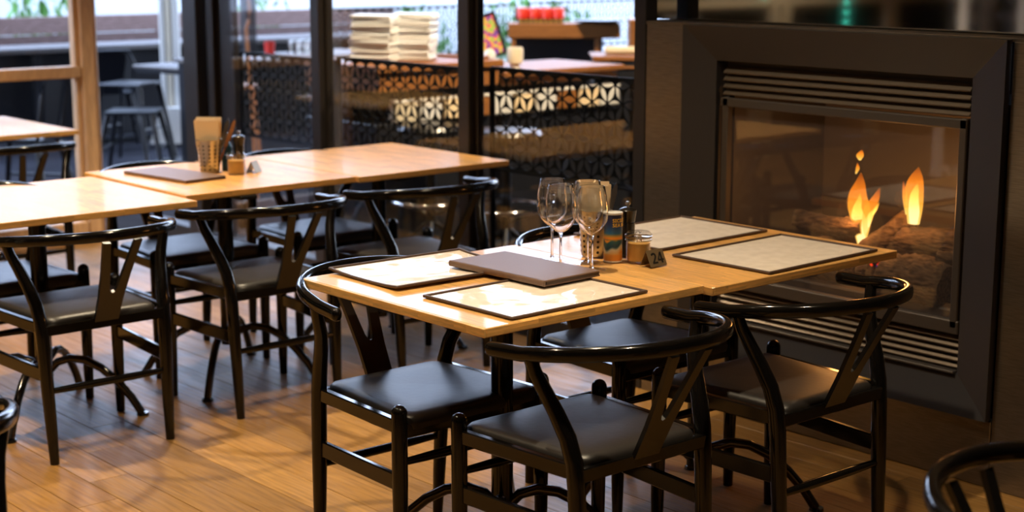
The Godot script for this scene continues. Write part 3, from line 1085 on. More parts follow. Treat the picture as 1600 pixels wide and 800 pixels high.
func fireplace() -> void:
	var zf := -4.087
	# steel-clad chimney block
	var wall := struct("wall_fireplace", mb().box(Vector3(-0.5, 0.66, -4.82), Vector3(7.0, 1.32, 0.30)), M["firebox_black"], "dark brushed-steel cladding round the gas fireplace")
	# cladding panels in front, with the fireplace opening left free
	obj("panel", mb().box(Vector3(-3.903, 0.67, zf - 0.02), Vector3(0.196, 1.34, 0.036), 0.002), M["brushed_steel"], wall)
	obj("panel", mb().box(Vector3(-1.83, 0.67, zf - 0.02), Vector3(1.406, 1.34, 0.036), 0.002), M["brushed_steel"], wall)
	obj("panel", mb().box(Vector3(0.45, 0.67, zf - 0.02), Vector3(3.14, 1.34, 0.036), 0.002), M["brushed_steel"], wall)
	obj("panel", mb().box(Vector3(-3.17, 0.105, zf - 0.02), Vector3(1.266, 0.206, 0.036), 0.002), M["brushed_steel"], wall)
	obj("ledge", mb().box(Vector3(-1.0, 1.345, zf - 0.11), Vector3(6.1, 0.012, 0.215), 0.002), M["brushed_steel"], wall)
	obj("corner_post", mb().box(Vector3(-4.032, 1.5, zf - 0.03), Vector3(0.056, 3.0, 0.06), 0.002), M["post_metal"], wall)
	obj("return_panel", mb().box(Vector3(-4.03, 0.67, -4.5), Vector3(0.03, 1.34, 0.76)), M["post_metal"], wall)
	# dark mirror glass above the ledge
	var g := struct("wall_dark_glass", mb().box(Vector3(-0.6, 2.18, -4.25), Vector3(7.2, 1.65, 0.05)), M["mirror_glass"], "dark mirror glass above the fireplace")
	obj("backing", mb().box(Vector3(-0.6, 2.18, -4.36), Vector3(7.2, 1.66, 0.16)), M["firebox_black"], g)

	var t := thing("gas_fireplace", "black framed gas fireplace with burning logs behind glass", "fireplace", Vector3(-3.17, 0, zf))
	var ox := -3.17
	# mitred surround: outer and inner outline, folded inwards
	var X0 := -3.80 - ox
	var X1 := -2.538 - ox
	var Y0 := 0.212
	var Y1 := 1.346
	var x0 := -3.676 - ox
	var x1 := -2.670 - ox
	var y0 := 0.330
	var y1 := 1.228
	var outer := [Vector3(X0, Y0, 0.026), Vector3(X1, Y0, 0.026), Vector3(X1, Y1, 0.026), Vector3(X0, Y1, 0.026)]
	var inner := [Vector3(x0, y0, -0.014), Vector3(x1, y0, -0.014), Vector3(x1, y1, -0.014), Vector3(x0, y1, -0.014)]
	for k in 4:
		var n := (k + 1) % 4
		var b := mb()
		var a: Vector3 = outer[k]
		var c: Vector3 = outer[n]
		var d: Vector3 = inner[n]
		var e: Vector3 = inner[k]
		var bk := Vector3(0, 0, -1)
		var m := (a + c + d + e) / 4.0 + Vector3(0, 0, -0.02)
		b.out_poly([a, c, d, e], m)
		b.out_poly([a, c, c + bk * 0.028, a + bk * 0.028], m)
		b.out_poly([e, d, d + bk * 0.045, e + bk * 0.045], (a + c) / 2.0 + Vector3(0, 0, -0.03))
		b.out_poly([a + bk * 0.028, c + bk * 0.028, d + bk * 0.045, e + bk * 0.07], m + Vector3(0, 0, 0.06))
		obj("surround_panel", b, M["surround_black"], t)
	# louvres above and below the glass
	var dark := mb()
	dark.box(Vector3(0, 1.170, -0.075), Vector3(1.0, 0.12, 0.02))
	obj("grille_back", dark, M["firebox_black"], t)
	obj("grille_back", mb().box(Vector3(0, 0.390, -0.075), Vector3(1.0, 0.12, 0.02)), M["firebox_black"], t)
	for k in 4:
		obj("louvre_slat", mb().box(Vector3(0, 1.196 - 0.0245 * k, -0.038), Vector3(0.975, 0.006, 0.030), 0.0015, Basis(Vector3.RIGHT, 0.75)), M["bronze_slat"], t)
	for k in 5:
		obj("louvre_slat", mb().box(Vector3(0, 0.438 - 0.0215 * k, -0.038), Vector3(0.985, 0.006, 0.030), 0.0015, Basis(Vector3.RIGHT, 0.75)), M["bronze_slat"], t)
	obj("bottom_sill", mb().box(Vector3(0, 0.332, -0.025), Vector3(0.99, 0.008, 0.05), 0.002), M["door_metal"], t)
	# glass door
	var df := obj("door_frame", mb().box(Vector3(0, 1.088, -0.030), Vector3(0.975, 0.030, 0.028), 0.003), M["door_metal"], t)
	obj("frame_rail", mb().box(Vector3(0, 0.468, -0.030), Vector3(0.985, 0.042, 0.028), 0.003), M["door_metal"], df)
	for s in [-1.0, 1.0]:
		obj("frame_stile", mb().box(Vector3(s * 0.474 if s > 0 else -0.4665, 0.78, -0.030), Vector3(0.026, 0.65, 0.028), 0.003), M["door_metal"], df)
	obj("glass_pane", mb().box(Vector3(0.003, 0.78, -0.042), Vector3(0.93, 0.60, 0.004)), M["sooty_glass"], df)
	# firebox
	var fb := mb()
	fb.box(Vector3(0.0, 0.78, -0.565), Vector3(1.0, 0.70, 0.02))
	obj("back_wall", fb, M["firebox_liner"], t)
	fb = mb()
	fb.box(Vector3(-0.47, 0.78, -0.31), Vector3(0.02, 0.70, 0.50)).box(Vector3(0.485, 0.78, -0.31), Vector3(0.02, 0.70, 0.50))
	fb.box(Vector3(0, 1.125, -0.31), Vector3(1.0, 0.02, 0.50)).box(Vector3(0, 0.452, -0.31), Vector3(1.0, 0.02, 0.50))
	obj("firebox", fb, M["firebox_black"], t)
	obj("burner_tray", mb().box(Vector3(0.03, 0.482, -0.27), Vector3(0.86, 0.04, 0.34), 0.006), M["firebox_black"], t)
	# logs: ends are local x, y, depth from the face
	var logs := [
		[Vector3(0.125, 0.545, -0.150), Vector3(0.36, 0.545, -0.165), 0.082, 0.012],
		[Vector3(-0.02, 0.615, -0.28), Vector3(0.40, 0.655, -0.31), 0.058, 0.015],
		[Vector3(-0.34, 0.675, -0.27), Vector3(-0.03, 0.690, -0.24), 0.034, -0.012],
		[Vector3(-0.20, 0.575, -0.11), Vector3(-0.16, 0.600, -0.40), 0.052, 0.0],
		[Vector3(-0.16, 0.665, -0.34), Vector3(-0.10, 0.735, -0.36), 0.030, 0.0],
		[Vector3(0.30, 0.640, -0.18), Vector3(0.43, 0.630, -0.20), 0.022, 0.004],
		[Vector3(-0.42, 0.535, -0.20), Vector3(-0.05, 0.545, -0.17), 0.046, 0.0],
		[Vector3(0.00, 0.60, -0.21), Vector3(0.09, 0.715, -0.33), 0.045, 0.0]]
	for i in logs.size():
		var l = logs[i]
		obj("log", log_mesh(l[0], l[1], l[2], 80 + i, l[3]), M["log_bark"], t)
	var g2 := RandomNumberGenerator.new()
	g2.seed = 12
	for k in 14:
		var hot := k < 9
		var p := Vector3(g2.randf_range(-0.045, 0.050) if hot else g2.randf_range(0.03, 0.09), g2.randf_range(0.562, 0.590), g2.randf_range(-0.245, -0.225))
		obj("ember", log_mesh(p, p + Vector3(g2.randf_range(0.014, 0.024), 0.004, g2.randf_range(-0.01, 0.01)), 0.009, 120 + k, 0.0), M["ember_glow"] if hot else M["ember_blue"], t)
	for k in 6:
		var q := Vector3(-0.05 + 0.022 * k, 0.535 + 0.012 * (k % 2), -0.245)
		obj("coal", log_mesh(q, q + Vector3(0.03, 0.004, 0.004), 0.022, 150 + k, 0.0), M["log_bark"], t)
	# flames: nested shells, pale inside, orange outside
	var outer_m := flame_material("flame_outer", [Color(1.0, 0.80, 0.42), Color(1.0, 0.70, 0.26), Color(1.0, 0.62, 0.17), Color(1.0, 0.54, 0.11), Color(0.95, 0.44, 0.06)], [0.75, 0.6, 0.55, 0.45, 0.12], 1.7)
	var core_m := flame_material("flame_core", [Color(1.0, 0.95, 0.78), Color(1.0, 0.92, 0.64), Color(1.0, 0.80, 0.36), Color(1.0, 0.66, 0.2)], [1.0, 0.95, 0.75, 0.2], 3.0)
	var s := 0.00235
	var zz := -0.235
	var tongues := [
		[[0, -6, 5], [-1, 22, 14], [-6, 48, 18], [-9, 68, 14], [-6, 84, 8], [-5, 98, 1]],
		[[2, 6, 4], [8, 30, 8], [14, 52, 9], [22, 66, 6], [28, 80, 1]],
		[[-14, 96, 1], [-11, 104, 3], [-12, 112, 0.5]],
		[[-8, 116, 1.5], [-8, 123, 6], [-5, 131, 1]],
		[[78, 34, 9], [78, 58, 13], [77, 84, 14], [79, 100, 10], [82, 114, 0.8]],
		[[66, 46, 2], [62, 70, 4], [58, 92, 0.6]]]
	for i in tongues.size():
		var keys := []
		for k in tongues[i]:
			keys.append([k[0] * s, k[1] * s, k[2] * s * 0.98])
		var f := obj("flame", flame_mesh(keys, 1.0), outer_m, t)
		f.position = Vector3(-0.040, 0.637 - 0.0, zz if i != 4 and i != 5 else zz - 0.03)
		var inner_keys := []
		var n := keys.size()
		for j in n:
			var k = keys[j]
			inner_keys.append([k[0], lerpf(keys[0][1], k[1], 0.72), k[2] * (0.80 if j < n / 2 else 0.62)])
		if i in [0, 1, 4]:
			obj("flame_core", flame_mesh(inner_keys, 0.8), core_m, f)
	for p in [Vector3(-0.06, 0.74, -0.20), Vector3(0.13, 0.80, -0.25)]:
		var o := OmniLight3D.new()
		o.name = "flame_light"
		o.light_energy = 0.09
		o.light_color = Color(1.0, 0.66, 0.34)
		o.light_size = 0.05
		o.omni_range = 10.0
		o.omni_attenuation = 2.0
		o.shadow_enabled = true
		t.add_child(o, true)
		o.position = p

func partition() -> void:
	var zg := -4.345
	# glazed partition: dark posts, clear panes, head and foot rails
	var p := struct("window_partition", mb().box(Vector3(-6.1, 2.86, zg), Vector3(4.1, 0.28, 0.10), 0.004), M["mullion_dark"], "dark-framed glazed partition to the terrace")
	obj("bottom_rail", mb().box(Vector3(-6.1, 0.05, zg), Vector3(4.1, 0.10, 0.08), 0.004), M["mullion_dark"], p)
	for x in [-6.425, -5.30]:
		obj("mullion", mb().box(Vector3(x, 1.4, zg), Vector3(0.075, 2.8, 0.085), 0.004), M["mullion_dark"], p)
		obj("glazing_bead", mb().box(Vector3(x + 0.045, 1.4, zg - 0.012), Vector3(0.018, 2.8, 0.04), 0.003), M["mullion_dark"], p)
	obj("end_post", mb().box(Vector3(-7.60, 1.4, zg), Vector3(0.15, 2.8, 0.11), 0.005), M["mullion_dark"], p)
	obj("door_stile", mb().box(Vector3(-7.455, 1.4, zg - 0.02), Vector3(0.07, 2.8, 0.07), 0.005), M["mullion_dark"], p)
	obj("side_panel", mb().box(Vector3(-7.34, 1.4, zg - 0.03), Vector3(0.16, 2.8, 0.03), 0.003), M["mullion_dark"], p)
	for a in [[-7.26, -6.46], [-6.39, -5.34], [-5.26, -4.06]]:
		obj("pane", mb().box(Vector3((a[0] + a[1]) / 2.0, 1.41, zg), Vector3(a[1] - a[0], 2.62, 0.008)), M["pane_glass"], p)
	make_screen("petal_screen", "petal-cut black screen behind the leftmost pane, beside the wide dark post", Vector3(-6.85, 0, -4.415), 0.0, 0.86, 1.070, 5)
	make_screen("petal_screen", "petal-cut black screen behind the middle pane, in front of the stacked bundles", Vector3(-5.865, 0, -4.415), 0.0, 1.04, 1.088, 5)
	make_screen("petal_screen", "petal-cut black screen behind the pane next to the fireplace", Vector3(-4.635, 0, -4.415), 0.0, 1.20, 1.102, 5)

func tables_and_chairs() -> void:
	var row := "square timber tables pushed into a long row"
	make_table("dining_table", "honey timber table at the long row's near end, cut by the left edge", -5.70, -4.895, -2.765, -2.035, -5.15, -2.29, 0, row, 0.24, 0.735)
	make_table("dining_table", "middle honey timber table of the long row, holding the cutlery holder and jar", -5.782, -4.985, -3.508, -2.785, -5.15, -3.03, 1, row, 0.235, 0.742)
	make_table("dining_table", "honey timber table at the far end of the long row, mirroring the petal screen", -5.778, -4.965, -4.268, -3.524, -5.15, -3.74, 2, row, 0.235, 0.742)
	make_table("dining_table", "front timber table with four wine glasses and a brown folder", -3.500, -2.740, -3.022, -2.290, -3.06, -2.61, 3, "two timber tables joined in front of the fire", 0.24, 0.742)
	make_table("dining_table", "front timber table nearest the fireplace, with two menu sheets", -3.510, -2.712, -3.820, -3.038, -3.0, -3.30, 4, "two timber tables joined in front of the fire", 0.245, 0.739)
	make_table("dining_table", "timber table by the timber-framed window", -8.06, -7.20, -3.435, -2.66, -7.6, -2.95, 5, "")
	var c0 := make_chair("dining_chair", "black wishbone chair nearest the camera, tucked at the front table's folder end")
	var W := PI / 2.0
	c0.position = Vector3(-2.71, 0, -2.572)
	c0.rotation.y = W
	var spots := [
		[-2.69, -3.25, W, "black wishbone chair at the front table, closest to the fireplace vents"],
		[-3.24, -2.503, -W, "black wishbone chair whose hoop sticks out past the front table's left corner"],
		[-3.26, -3.285, -W, "black wishbone chair on the far side of the front table, behind the wine glasses"],
		[-4.815, -2.262, W, "black wishbone chair at the long row's near end, casting a hoop shadow"],
		[-4.865, -2.972, W, "black wishbone chair between two others at the long row's near side"],
		[-4.85, -3.665, W, "black wishbone chair at the long row's far end, beside the chrome-ringed stools"],
		[-5.42, -2.255, -W, "black wishbone chair across the long row's near end, seat mostly hidden"],
		[-5.49, -3.05, -W, "black wishbone chair across the long row's middle, behind the cutlery holder"],
		[-5.485, -3.68, -W, "black wishbone chair across the long row's far end"],
		[-7.02, -2.975, W, "black wishbone chair at the table by the timber-framed window"],
		[-1.12, -2.307, -W, "lone black wishbone chair cut off in the lower right corner"],
		[-3.081, -0.955, W, "black wishbone chair showing only a rail tip at the lower left edge"]]
	for s in spots:
		dup(c0, "dining_chair", Vector3(s[0], 0, s[1]), s[2], s[3])

func front_table_things() -> void:
	var Y := 0.7425
	make_mat("menu_sheet", "menu sheet under clear plastic at the near corner of the front table, glaring white", Vector3(-2.930, Y, -2.612), 0.33, 0.455, 0.015, 3, 0.0)
	make_mat("menu_sheet", "curled menu sheet under clear plastic at the left corner of the front table", Vector3(-3.350, Y, -2.602), 0.315, 0.440, -0.03, 4, 0.006)
	make_mat("menu_sheet", "menu sheet on the front table nearest the fire, beside the right edge", Vector3(-2.905, Y - 0.003, -3.512), 0.345, 0.49, 0.03, 5, 0.0)
	make_mat("menu_sheet", "menu sheet on the fireside table behind the mustard jar", Vector3(-3.335, Y - 0.003, -3.530), 0.355, 0.48, 0.02, 6, 0.0)
	make_menu("menu_folder", "closed brown leather menu folder lying across two menu sheets", Vector3(-3.148, Y + 0.0098, -2.762), 0.375, 0.205, 0.016, 0.03)
	var g := [[-3.250, -2.957, "wine glass at the back left of the four, farthest from the number sign"], [-3.157, -2.904, "wine glass at the front left of the four, beside the brown folder"], [-3.155, -3.003, "wine glass at the back right of the four, in front of the napkins"], [-3.073, -2.942, "wine glass at the front right of the four, nearest the number sign"]]
	for q in g:
		make_wine_glass("wine_glass", q[2], Vector3(q[0], Y, q[1]))
	make_cup("cutlery_holder", "perforated steel cutlery holder with napkins, behind the wine glasses", Vector3(-3.225, Y, -3.098))
	make_napkins("napkin_bundle", "folded brown paper napkins in the holder behind the wine glasses", Vector3(-3.227, Y + 0.06, -3.095), 0.088, 0.150, 0.86, -0.08)
	make_knife("table_knife", "steel table knife standing in the holder beside the paper napkins", Vector3(-3.222, Y + 0.01, -3.112), Vector3(0.01, 0.195, -0.058), M["steel"])
	make_knife("table_fork", "dark cutlery handle leaning out left of the paper napkins", Vector3(-3.236, Y + 0.01, -3.085), Vector3(-0.022, 0.165, 0.040), M["steel"])
	# salt tin
	var t := thing("salt_tin", "tall printed sea salt tin with sunset picture and yellow lettering", "tin", Vector3(-3.128, Y, -3.076))
	var lm := mat("tin_print", Color(1, 1, 1), 0.35)
	lm.albedo_texture = tin_label()
	obj("label", uv_cylinder(0.0262, 0.004, 0.134), lm, t).set_meta("label", "printed paper wrap")
	obj("body", mb().lathe([Vector2(0, 0), Vector2(0.0265, 0), Vector2(0.0265, 0.004), Vector2(0.0258, 0.0045), Vector2(0.0258, 0.1335), Vector2(0.0265, 0.134), Vector2(0.0265, 0.139), Vector2(0.0235, 0.139), Vector2(0.023, 0.1365), Vector2(0, 0.1365)], 32), M["white_paint"], t)
	# the face towards the camera: direction (0.757, 0.654); lettering turned a little to the right
	var face := atan2(0.654, 0.757)
	obj("lettering", bent(text_mesh("SICILIAN", 0.0135, 0.0006), 0.0264, face - 0.95, 0.118), M["ink_yellow"], t)
	obj("lettering", bent(text_mesh("SEA SALT", 0.0135, 0.0006), 0.0264, face - 0.95, 0.105), M["ink_yellow"], t)
	make_pepper("pepper_mill", "black pepper mill with a steel knob, between the salt tin and the jar", Vector3(-3.150, Y, -3.155))
	make_jar("mustard_jar", "clip-top glass jar of mustard next to the table number", Vector3(-3.076, Y, -3.125), 2.4)
	# table number
	var yaw := PI / 2.0 + 0.03
	var s := thing("table_number", "small folded metal table sign reading 24", "table sign", Vector3(-3.012, Y, -3.120), yaw)
	var sw := 0.066
	var sh := 0.044
	var sd := 0.021
	for sg in [-1.0, 1.0]:
		var ang := atan2(sd, sh)
		var bs := Basis(Vector3.RIGHT, -ang * sg)
		obj("face", mb().box(Vector3(0, sh / 2.0, sg * sd / 2.0), Vector3(sw, sqrt(sh * sh + sd * sd), 0.0016), 0.0004, bs), M["sign_metal"], s)
	var num := obj("numerals", text_mesh("24", 0.043, 0.0008), M["ink_black"], s)
	num.transform = Transform3D(Basis(Vector3.RIGHT, -atan2(sd, sh)), Vector3(0.002, sh / 2.0 - 0.001, sd / 2.0 + 0.0012))

func back_table_things() -> void:
	var Y := 0.7425
	make_menu("menu_folder", "closed brown menu folder in front of the cutlery holder on the long row", Vector3(-5.445, Y, -2.99), 0.40, 0.185, 0.012, 0.12)
	make_cup("cutlery_holder", "perforated steel cutlery holder with napkins, on the long row of tables", Vector3(-5.455, Y, -3.150))
	make_napkins("napkin_bundle", "folded brown paper napkins standing in the holder on the long row", Vector3(-5.458, Y + 0.06, -3.148), 0.098, 0.155, 0.86, -0.04)
	make_knife("table_knife", "steel knife leaning out of the holder on the long row", Vector3(-5.44, Y + 0.01, -3.165), Vector3(0.01, 0.20, -0.060), M["steel"])
	make_knife("wooden_spoon", "pale wooden cutlery handle leaning out of the holder on the long row", Vector3(-5.435, Y + 0.01, -3.17), Vector3(0.01, 0.195, -0.082), M["warm_timber"])
	make_jar("mustard_jar", "clip-top glass jar of mustard beside the cutlery holder on the long row", Vector3(-5.345, Y, -3.203), 2.4)
	make_pepper("pepper_mill", "black pepper mill behind the mustard jar on the long row", Vector3(-5.42, Y, -3.262))
	var t := thing("oil_bottle", "small dark blue bottle with a silver cap behind the long row's mustard jar", "bottle", Vector3(-5.455, Y, -3.228))
	obj("body", mb().lathe([Vector2(0, 0), Vector2(0.021, 0), Vector2(0.021, 0.095), Vector2(0.017, 0.108), Vector2(0.010, 0.116), Vector2(0.010, 0.126), Vector2(0, 0.126)], 20), M["teal_cap"], t)
	obj("cap", mb().lathe([Vector2(0, 0.126), Vector2(0.013, 0.126), Vector2(0.013, 0.146), Vector2(0.011, 0.148), Vector2(0, 0.148)], 18), M["steel"], t)
	var s := thing("table_number", "small folded metal table sign seen edge on, beside the long row's mustard jar", "table sign", Vector3(-5.345, Y, -3.282), PI / 2.0 + 0.6)
	for sg in [-1.0, 1.0]:
		obj("face", mb().box(Vector3(0, 0.022, sg * 0.0105), Vector3(0.058, 0.0488, 0.0016), 0.0004, Basis(Vector3.RIGHT, -atan2(0.021, 0.044) * sg)), M["sign_metal"], s)

func terrace() -> void:
	struct("floor_terrace", mb().box(Vector3(-7.0, -0.08, -11.0), Vector3(30.0, 0.10, 13.2)).box(Vector3(-15.2, -0.08, 0.0), Vector3(13.9, 0.10, 8.8)), M["terrace_concrete"], "dark grey concrete terrace")
	struct("roof_terrace", mb().box(Vector3(-4.05, 4.25, -8.75), Vector3(14.3, 0.14, 8.6)).box(Vector3(-9.68, 4.25, -0.1), Vector3(3.04, 0.138, 8.7)), M["dark_wall"])
	var ww := struct("wall_terrace", mb().box(Vector3(-14.9, 1.6, -7.0), Vector3(0.2, 3.2, 26.0)), M["white_render"], "pale rendered wall beyond the terrace")
	obj("coping", mb().box(Vector3(-14.9, 3.23, -7.0), Vector3(0.3, 0.06, 26.0), 0.01), M["white_render"], ww)
	# low plank fence
	var f := thing("plank_fence", "low fence of grey-brown horizontal boards beyond the terrace tables", "fence", Vector3(-13.05, 0, -3.5))
	for k in 6:
		obj("board", mb().box(Vector3(0, 0.185 + 0.155 * k, 0.0), Vector3(0.03, 0.148, 12.4), 0.004), M["grey_timber_%d" % (k % 3)], f)
	for z in [-6.1, -3.6, -1.1, 1.4, 3.9, 6.1]:
		obj("post", mb().box(Vector3(-0.05, 0.5, z), Vector3(0.07, 1.0, 0.07), 0.005), M["grey_timber_1"], f)
	# long bench table before it
	var b := thing("long_table", "long outdoor table with a pale top and dark base, along the plank fence", "table", Vector3(-12.62, 0, -4.2))
	obj("top", mb().box(Vector3(0, 0.79, 0), Vector3(0.50, 0.045, 10.2), 0.006), M["pale_table"], b)
	obj("base", mb().box(Vector3(-0.05, 0.40, 0), Vector3(0.34, 0.72, 10.0), 0.006), M["outdoor_black"], b)
	for z in [-4.6, -3.0, -1.4, 0.2, 1.8, 3.4, 4.6]:
		obj("leg", mb().box(Vector3(0.2, 0.385, z), Vector3(0.06, 0.765, 0.06), 0.005), M["outdoor_black"], b)
	# white post with its flared foot
	var c := thing("white_post", "white grooved post with a flared foot, standing on the terrace", "post", Vector3(-12.05, 0, -6.62), 0.9)
	for x in [-0.055, 0.0, 0.055]:
		obj("shaft", mb().box(Vector3(x, 1.55, 0), Vector3(0.047, 3.1, 0.09), 0.008), M["white_paint"] if x != 0.0 else M["cream_paint"], c)
	obj("foot", mb().prism(PackedVector2Array([Vector2(-0.17, 0.0), Vector2(0.10, 0.0), Vector2(0.09, 0.30), Vector2(-0.07, 0.30)]), -0.05, 0.05, Transform3D(Basis.IDENTITY, Vector3(0, 0, 0.12))), M["white_paint"], c)
	# dark post by the window
	tag(obj("steel_post", mb().box(Vector3(-12.2, 1.6, -4.90), Vector3(0.09, 3.2, 0.09), 0.006), M["outdoor_black"]), "black square post holding up the terrace roof, seen through the timber window", "post")
	tag(obj("steel_post", mb().box(Vector3(-11.5, 1.6, -7.05), Vector3(0.10, 3.2, 0.10), 0.006), M["outdoor_black"]), "black square post seen through the leftmost clear pane", "post")
	# outdoor tables
	var tb := thing("terrace_table", "small terrace table with pale top and black edge, in front of the white post", "table", Vector3(-10.75, 0, -6.08), 0.2)
	obj("top", mb().box(Vector3(0, 0.735, 0), Vector3(0.62, 0.02, 0.62), 0.004), M["pale_table"], tb)
	obj("rim", mb().box(Vector3(0, 0.708, 0), Vector3(0.60, 0.03, 0.60), 0.004), M["outdoor_black"], tb)
	obj("column", mb().tube([Vector3(0, 0, 0), Vector3(0, 0.70, 0)], 0.03, 10), M["outdoor_black"], tb)
	obj("base", mb().box(Vector3(0, 0.012, 0), Vector3(0.42, 0.024, 0.42), 0.006), M["outdoor_black"], tb)
	var sb2 := thing("drinks_cabinet", "black terrace cabinet with a pale top holding upturned glasses", "cabinet", Vector3(-9.98, 0, -6.42), 0.1)
	obj("top", mb().box(Vector3(0, 0.825, 0), Vector3(0.60, 0.03, 1.55), 0.004), M["pale_table"], sb2)
	obj("body", mb().box(Vector3(0, 0.405, 0), Vector3(0.54, 0.81, 1.5), 0.004), M["outdoor_black"], sb2)
	for z in [-0.37, 0.37]:
		obj("door", mb().box(Vector3(0.276, 0.41, z), Vector3(0.012, 0.74, 0.70), 0.003), M["outdoor_black"], sb2)
	dup(tb, "terrace_table", Vector3(-10.75, 0, -7.85), 0.1, "pale-topped terrace table behind the black drinks cabinet")
	metal_chair("metal_chair", "black metal chair with a flat back, in front of the long outdoor table", Vector3(-12.0, 0, -6.02), 1.2, 0.46, 0.80, "black metal terrace chairs")
	metal_chair("metal_stool", "black metal stool with splayed legs at the terrace table by the white post", Vector3(-11.05, 0, -5.72), 0.6, 0.60, 0.0, "black metal terrace stools")
	metal_chair("metal_stool", "black metal stool right in front of the white post's foot", Vector3(-10.40, 0, -5.40), 0.9, 0.46, 0.0, "black metal terrace stools")
	metal_chair("metal_chair", "black metal chair outside the timber window, nearer its post", Vector3(-9.35, 0, -4.10), 2.3, 0.46, 0.84, "black metal terrace chairs")
	metal_chair("metal_chair", "black metal chair outside the timber window, farther from its post", Vector3(-9.5, 0, -3.62), 2.0, 0.46, 0.80, "black metal terrace chairs")
	# bentwood hoop-backed stool
	var h := thing("hoop_stool", "tall bentwood stool with a round hoop back, half hidden by the wide dark post", "stool", Vector3(-9.0, 0, -5.35), 0.86)
	var hoop := []
	for i in 17:
		var a := lerpf(-0.6, PI + 0.6, i / 16.0)
		hoop.append(Vector3(cos(a) * 0.155, 1.22 + sin(a) * 0.22, 0))
	obj("hoop", mb().tube(hoop, 0.012, 8), M["warm_timber"], h)
	obj("seat", mb().lathe([Vector2(0, 0.70), Vector2(0.16, 0.70), Vector2(0.175, 0.715), Vector2(0.16, 0.73), Vector2(0, 0.73)], 20, Vector3(0, 0, -0.16)), M["warm_timber"], h)
	for sx in [-1.0, 1.0]:
		obj("leg", mb().tube([Vector3(sx * 0.17, 0, 0.02), Vector3(sx * 0.15, 0.7, 0), Vector3(sx * 0.128, 1.10, 0)], 0.013, 8), M["warm_timber"], h)
		obj("leg", mb().tube([Vector3(sx * 0.16, 0, -0.32), Vector3(sx * 0.12, 0.7, -0.27)], 0.013, 8), M["warm_timber"], h)
	# far screens along the edge
	make_screen("petal_screen", "distant petal-cut black screen standing behind the stacked bundles", Vector3(-11.35, 0, -8.75), PI / 2.0, 2.2, 1.10, 5)
	make_screen("petal_screen", "distant petal-cut black screen with green shrubs showing through it", Vector3(-11.2, 0, -11.2), PI / 2.0, 2.6, 1.12, 5)
	var spots := [[-13.6, -10.4, 0.9], [-13.4, -11.6, 1.0], [-13.7, -12.6, 0.9], [-13.6, -8.3, 1.35], [-13.9, -6.4, 1.3]]
	var names := ["green shrub behind the distant screen, nearest the red tray", "green shrub behind the distant screen, above the dark plate", "green shrub behind the distant screen, next to the fireplace edge", "green shrub against the pale wall, behind the clear glass bottles", "green shrub showing above the plank fence beside the white post"]
	for i in spots.size():
		bush("shrub", names[i], Vector3(spots[i][0], 0, spots[i][1]), Vector3(0.35, spots[i][2] * 0.55, 0.5), 420, 30 + i)
	counter_things()
	downlight("downlight", "warm downlight under the terrace roof over the high counter", Vector3(-4.7, 4.17, -5.5), 42.0, 30.0, Color(1.0, 0.90, 0.74), Vector3(-6.8, 0.85, -5.75))
	downlight("downlight", "warm downlight under the terrace roof over the thick timber table", Vector3(-7.2, 4.17, -7.0), 30.0, 32.0, Color(1.0, 0.90, 0.74), Vector3(-8.9, 1.0, -8.1))

